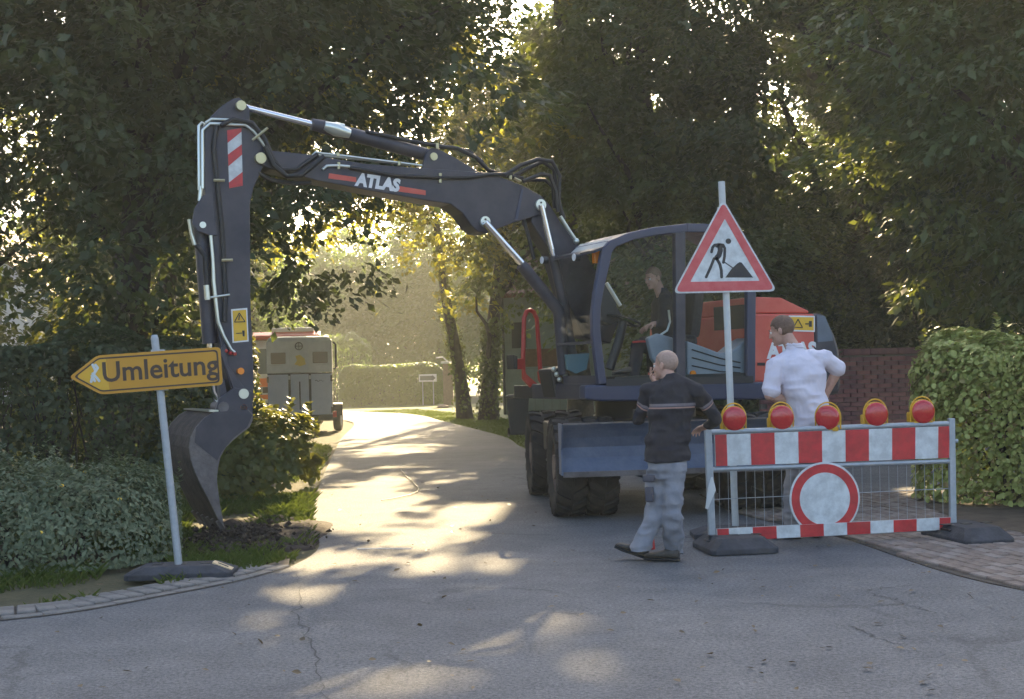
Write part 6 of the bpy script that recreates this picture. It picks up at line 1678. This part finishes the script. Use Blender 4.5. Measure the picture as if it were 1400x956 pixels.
arm(mb, shL, elL, wrL, (.046, .038, .038, .027)); arm(mb, shR, elR, wrR, (.046, .038, .038, .027))
hand(mb, wrL, (a1(889, 513, .22) - wrL), (.75, -.30, .2), 1, (.25, .40, .55, .70), .10, .35, .95)
hand(mb, wrR, (a1(959, 587, .24) - wrR) + Vector((-.02, .0, 0)), (-.2, -.3, -.9), 1, (.35, .42, .5, .6), .08, .4, .95)
hL, hR = a1(902, 640, .02), a1(921, 640, -.02)
knL, anL = a1(897, 700, .02), a1(876, 748, -.02)
knR, anR = a1(918, 702, -.07), a1(922, 753, .10)
leg(mb, hL, knL, anL, (.075, .05, .05, .036)); leg(mb, hR, knR, anR, (.075, .05, .05, .036))
organic(mb, 'body', M['skin'], P1, .0058, 3)
face_bits(P1, fr1)
hair_cap(P1, fr1, M['stubble'], .0016, .060, -.05)
mb = MB()
loft(mb, [(a1(911, 630), lat * .190, f1 * .148), (a1(912, 615), lat * .186, f1 * .142), (a1(914, 590), lat * .176, f1 * .122), (a1(918, 563), lat * .196, f1 * .125), (a1(919.5, 545), lat * .208, f1 * .122), (a1(920, 533), lat * .198, f1 * .108), (a1(920, 523), lat * .135, f1 * .085), (a1(917, 514.5, .015), lat * .072, f1 * .070), (a1(915, 510, .02), lat * .062, f1 * .062)], 26, 2.35)
arm(mb, shL, elL, wrL - (wrL - elL) * .16, (.070, .060, .060, .043), cloth=a1(910, 522, .01)); arm(mb, shR, elR, wrR - (wrR - elR) * .12, (.070, .060, .060, .043), cloth=a1(926, 522, .01))
zb1 = chest.z
shLa, elLa, shRa, elRa = [np.array(q) for q in (shL, elL, shR, elR)]
def band1(P):
    b = (P[:, 2] - (zb1 - .055)) / .20 + .19
    for s_, e_ in ((shLa, elLa), (shRa, elRa)):
        d = e_ - s_; L = np.linalg.norm(d); d = d / L; q = P - s_; t = q @ d; rad = np.linalg.norm(q - t[:, None] * d, axis=1)
        on = (rad < .095) & (t > .05) & (np.abs((P - np.array(chest)) @ np.array(lat)) > .165)
        b = np.where(on, .55 - (t - .125) / .20, b)
    return b
organic(mb, 'jumper', M['jumper'], P1, .009, 2, .016, 3, 8, band1)
mb = MB()
loft(mb, [(a1(911, 620), lat * .150, f1 * .108), (a1(911, 630), lat * .158, f1 * .118), (a1(911, 642), lat * .170, f1 * .128), (a1(911, 655), lat * .150, f1 * .118)], 24, 2.3)
def pant(h, k_, a, out):
    h, k_, a = Vector(h), Vector(k_), Vector(a)
    mb.tube([h + UPZ * .03, h.lerp(k_, .45), k_, k_.lerp(a, .5), a, a + Vector((0, 0, -.035))], [.105, .098, .086, .082, .084, .086], 16)
pant(hL, knL, anL, 1); pant(hR, knR, anR, 1)
organic(mb, 'trousers', M['trouser'], P1, .009, 2, .022, 8, 7.5)
for px_, py_, w_, h_ in ((887, 654, .10, .06), (888, 676, .07, .12)):
    b = MB(); b.box(a1(px_, py_, -.105 + (.02 if py_ > 660 else 0)), (w_, .035, h_), Matrix.Rotation(-.5, 3, 'Z')); b.build('pocket', M['dark_patch'], P1, bevel=0.012)
g1 = G(884, 766); shoe(P1, (g1.x, g1.y, .004), (-1, .22, .34), (0.34, 0, 1), L=.275)
g2 = G(929, 768); shoe(P1, (g2.x, g2.y, .004), (-.93, .30, 0))

# ---- man in the white shirt behind the barrier, hands on hips
Y2 = 11.72
def a2(x, y, dy=0.0): return at(x, y, Y2 + dy)
b2 = G(1098, 737)
P2 = thing('person', 'man in white polo shirt standing with hands on hips behind the barrier', 'person', (a2(1100, 700).x, Y2, 0))
f2 = Vector((-.42, .90, 0)).normalized(); lt2 = Vector((f2.y, -f2.x, 0))
hip2 = a2(1106, 588); shL2, shR2 = a2(1060, 500, -.05), a2(1128, 490, .05)
elL2, wrL2 = a2(1052, 541, -.10), a2(1080, 549, .02)
elR2, wrR2 = a2(1146, 504, .12), a2(1127, 543, .16)
hc2 = a2(1069, 451.5, .05)
mb = MB(); fr2 = head(mb, hc2, (-.86, .50, -.22), (-.22, .1, 1), 1.10)
mb.tube([a2(1092, 490), a2(1082, 472, .02), a2(1074, 458, .03)], [.066, .064, .060], 14)
loft(mb, [(hip2, lt2 * .15, f2 * .11), (a2(1104, 555), lt2 * .15, f2 * .11), (a2(1096, 520), lt2 * .15, f2 * .10), (a2(1093, 500), lt2 * .12, f2 * .07), (a2(1090, 490), lt2 * .06, f2 * .05)])
arm(mb, shL2, elL2, wrL2, (.056, .047, .047, .032)); arm(mb, shR2, elR2, wrR2, (.056, .047, .047, .032))
hand(mb, wrL2, (a2(1092, 545, .02) - wrL2), (-.2, .95, .0), -1, (.25, .28, .32, .36), .06, .2, 1.02)
hand(mb, wrR2, (a2(1118, 548, .18) - wrR2), (.2, -.9, 0), 1, (.3, .3, .35, .4), .06, .2, 1.02)
hL2, hR2 = a2(1094, 600, -.03), a2(1116, 600, .03)
knL2, anL2 = a2(1085, 665, .0), a2(1083, 722, .0)
knR2, anR2 = a2(1112, 665, .05), a2(1116, 722, .06)
leg(mb, hL2, knL2, anL2, (.085, .058, .06, .042)); leg(mb, hR2, knR2, anR2, (.085, .058, .06, .042))
organic(mb, 'body', M['skin'], P2, .0062, 3)
face_bits(P2, fr2); hair_cap(P2, fr2, M['hair_brown'], .004, .050, -.055)
mb = MB()
loft(mb, [(a2(1109, 588), lt2 * .178, f2 * .155), (a2(1109, 575), lt2 * .185, f2 * .158), (a2(1106, 555), lt2 * .190, f2 * .160), (a2(1098, 530), lt2 * .205, f2 * .160), (a2(1096, 510), lt2 * .222, f2 * .150), (a2(1095, 498), lt2 * .212, f2 * .135), (a2(1093, 488), lt2 * .155, f2 * .10), (a2(1088, 478, .02), lt2 * .082, f2 * .078), (a2(1084, 471, .025), lt2 * .072, f2 * .070)], 26, 2.3)
arm(mb, shL2, elL2.lerp(shL2, .22), elL2.lerp(shL2, .15), (.086, .084, .086, .086), cloth=a2(1082, 486)); arm(mb, shR2, elR2.lerp(shR2, .10), elR2.lerp(shR2, .04), (.084, .078, .078, .078), cloth=a2(1102, 484))
organic(mb, 'polo_shirt', M['shirt'], P2, .009, 3, .015, 13, 6.5)
mb = MB(); loft(mb, [(a2(1087, 476, .02), lt2 * .082, f2 * .082), (a2(1083, 468, .025), lt2 * .076, f2 * .078), (a2(1085, 472, .022), lt2 * .088, f2 * .088)], 24, 2.1); organic(mb, 'collar', M['shirt'], P2, .006, 2)
mb = MB(); loft(mb, [(a2(1109, 578), lt2 * .168, f2 * .135), (a2(1109, 586), lt2 * .172, f2 * .138)], 24); organic(mb, 'belt', M['navy_cloth'], P2, .010, 2)
mb = MB()
loft(mb, [(a2(1108, 586), lt2 * .172, f2 * .137), (a2(1106, 600), lt2 * .180, f2 * .145), (a2(1105, 622), lt2 * .165, f2 * .135)], 24)
pant(hL2, knL2, anL2, 1); pant(hR2, knR2, anR2, 1)
organic(mb, 'trousers', M['trouser2'], P2, .010, 3, .016, 21, 7.5)
for an_, d_ in ((anL2, (-.93, .25, 0)), (anR2, (.25, .9, 0))):
    shoe(P2, (an_.x - Vector(d_).x * .07, an_.y - Vector(d_).y * .07, .004), d_, k=1.05, L=.30)

# ---- excavator operator in profile behind the door glass
vO = .70
def ao(x, y, dv=0.0): return V_(x, y, vO + dv)
fO, sO = XF.copy(), XL.copy()
P3 = thing('person', 'operator in dark jacket sitting inside the excavator cab facing left', 'person', (MUP @ Vector((.12, .70, 1.45))).to_tuple())
hO = ao(893, 380); mb = MB()
fr3 = head(mb, hO, XF * .96 + XL * .2 + UPZ * -.22, UPZ + XF * .18, 1.0)
mb.tube([ao(907, 410), ao(902, 398), ao(897, 386)], [.068, .058, .055], 14)
hpO = ao(912, 475); loft(mb, [(hpO, sO * .15, fO * .11), (ao(911, 445), sO * .15, fO * .11), (ao(909, 420), sO * .16, fO * .11), (ao(908, 405), sO * .13, fO * .08)])
s1_, e1_, w1_ = ao(909, 412, .19), ao(908, 445, .24), ao(894, 443, .20)
s2_, e2_, w2_ = ao(909, 412, -.19), ao(906, 446, -.24), ao(888, 446, -.2)
for s_, e_, w_ in ((s1_, e1_, w1_), (s2_, e2_, w2_)): arm(mb, s_, e_, w_, (.048, .04, .04, .028))
hand(mb, w1_, (ao(886, 445, .2) - w1_), (0, 0, -1), 1, (.5, .6, .65, .7), .06, .4); hand(mb, w2_, (ao(881, 448, -.2) - w2_), (0, 0, -1), -1, (.5, .6, .65, .7), .06, .4)
for s in (-1, 1):
    leg(mb, ao(908, 476, s * .10), ao(872, 474, s * .16), ao(866, 518, s * .15), (.075, .052, .05, .038))
organic(mb, 'body', M['skin'], P3, .006, 3); face_bits(P3, fr3); hair_cap(P3, fr3, M['hair_light'], .004, .055, -.05)
mb = MB()
loft(mb, [(ao(912, 478), sO * .175, fO * .14), (ao(911, 455), sO * .185, fO * .145), (ao(910, 430), sO * .20, fO * .14), (ao(909, 413), sO * .20, fO * .115), (ao(908, 404), sO * .13, fO * .09), (ao(905, 397), sO * .075, fO * .073), (ao(904, 393), sO * .065, fO * .066)], 24, 2.3)
for s_, e_, w_ in ((s1_, e1_, w1_), (s2_, e2_, w2_)): arm(mb, s_, e_, w_ - (w_ - e_) * .15, (.072, .062, .060, .044), cloth=ao(907, 402))
organic(mb, 'jacket', M['jacket'], P3, .010, 4, .007, 31, 8)
mb = MB()
for s in (-1, 1):
    h_, k_, a_ = ao(908, 477, s * .10), ao(872, 474, s * .16), ao(866, 516, s * .15); mb.tube([h_, h_.lerp(k_, .5), k_, k_.lerp(a_, .5), a_], [.10, .09, .08, .072, .068], 14); mb.ell(k_, (.08,) * 3)
loft(mb, [(ao(912, 468), sO * .16, fO * .12), (ao(912, 484), sO * .18, fO * .14)], 20)
organic(mb, 'trousers', M['navy_cloth'], P3, .011, 4, .006, 35, 8)
for s in (-1, 1):
    q = ao(869, 522, s * .15); shoe(P3, (q.x, q.y, 1.468), XF)
# ------------------------------------------------------------------ morning haze
hz = MB(); hz.box((0, 55, 9.5), (330, 260, 22))
ho = hz.build('haze', None); ho['kind'] = 'stuff'
hm = bpy.data.materials.new('haze'); hm.use_nodes = True; hm.node_tree.nodes.remove(hm.node_tree.nodes['Principled BSDF'])
pv = hm.node_tree.nodes.new('ShaderNodeVolumePrincipled')
pv.inputs['Color'].default_value = (0.92, 0.95, 0.82, 1); pv.inputs['Density'].default_value = 0.0014; pv.inputs['Anisotropy'].default_value = 0.35
hm.node_tree.links.new(pv.outputs[0], hm.node_tree.nodes['Material Output'].inputs['Volume'])
ho.data.materials.clear(); ho.data.materials.append(hm)
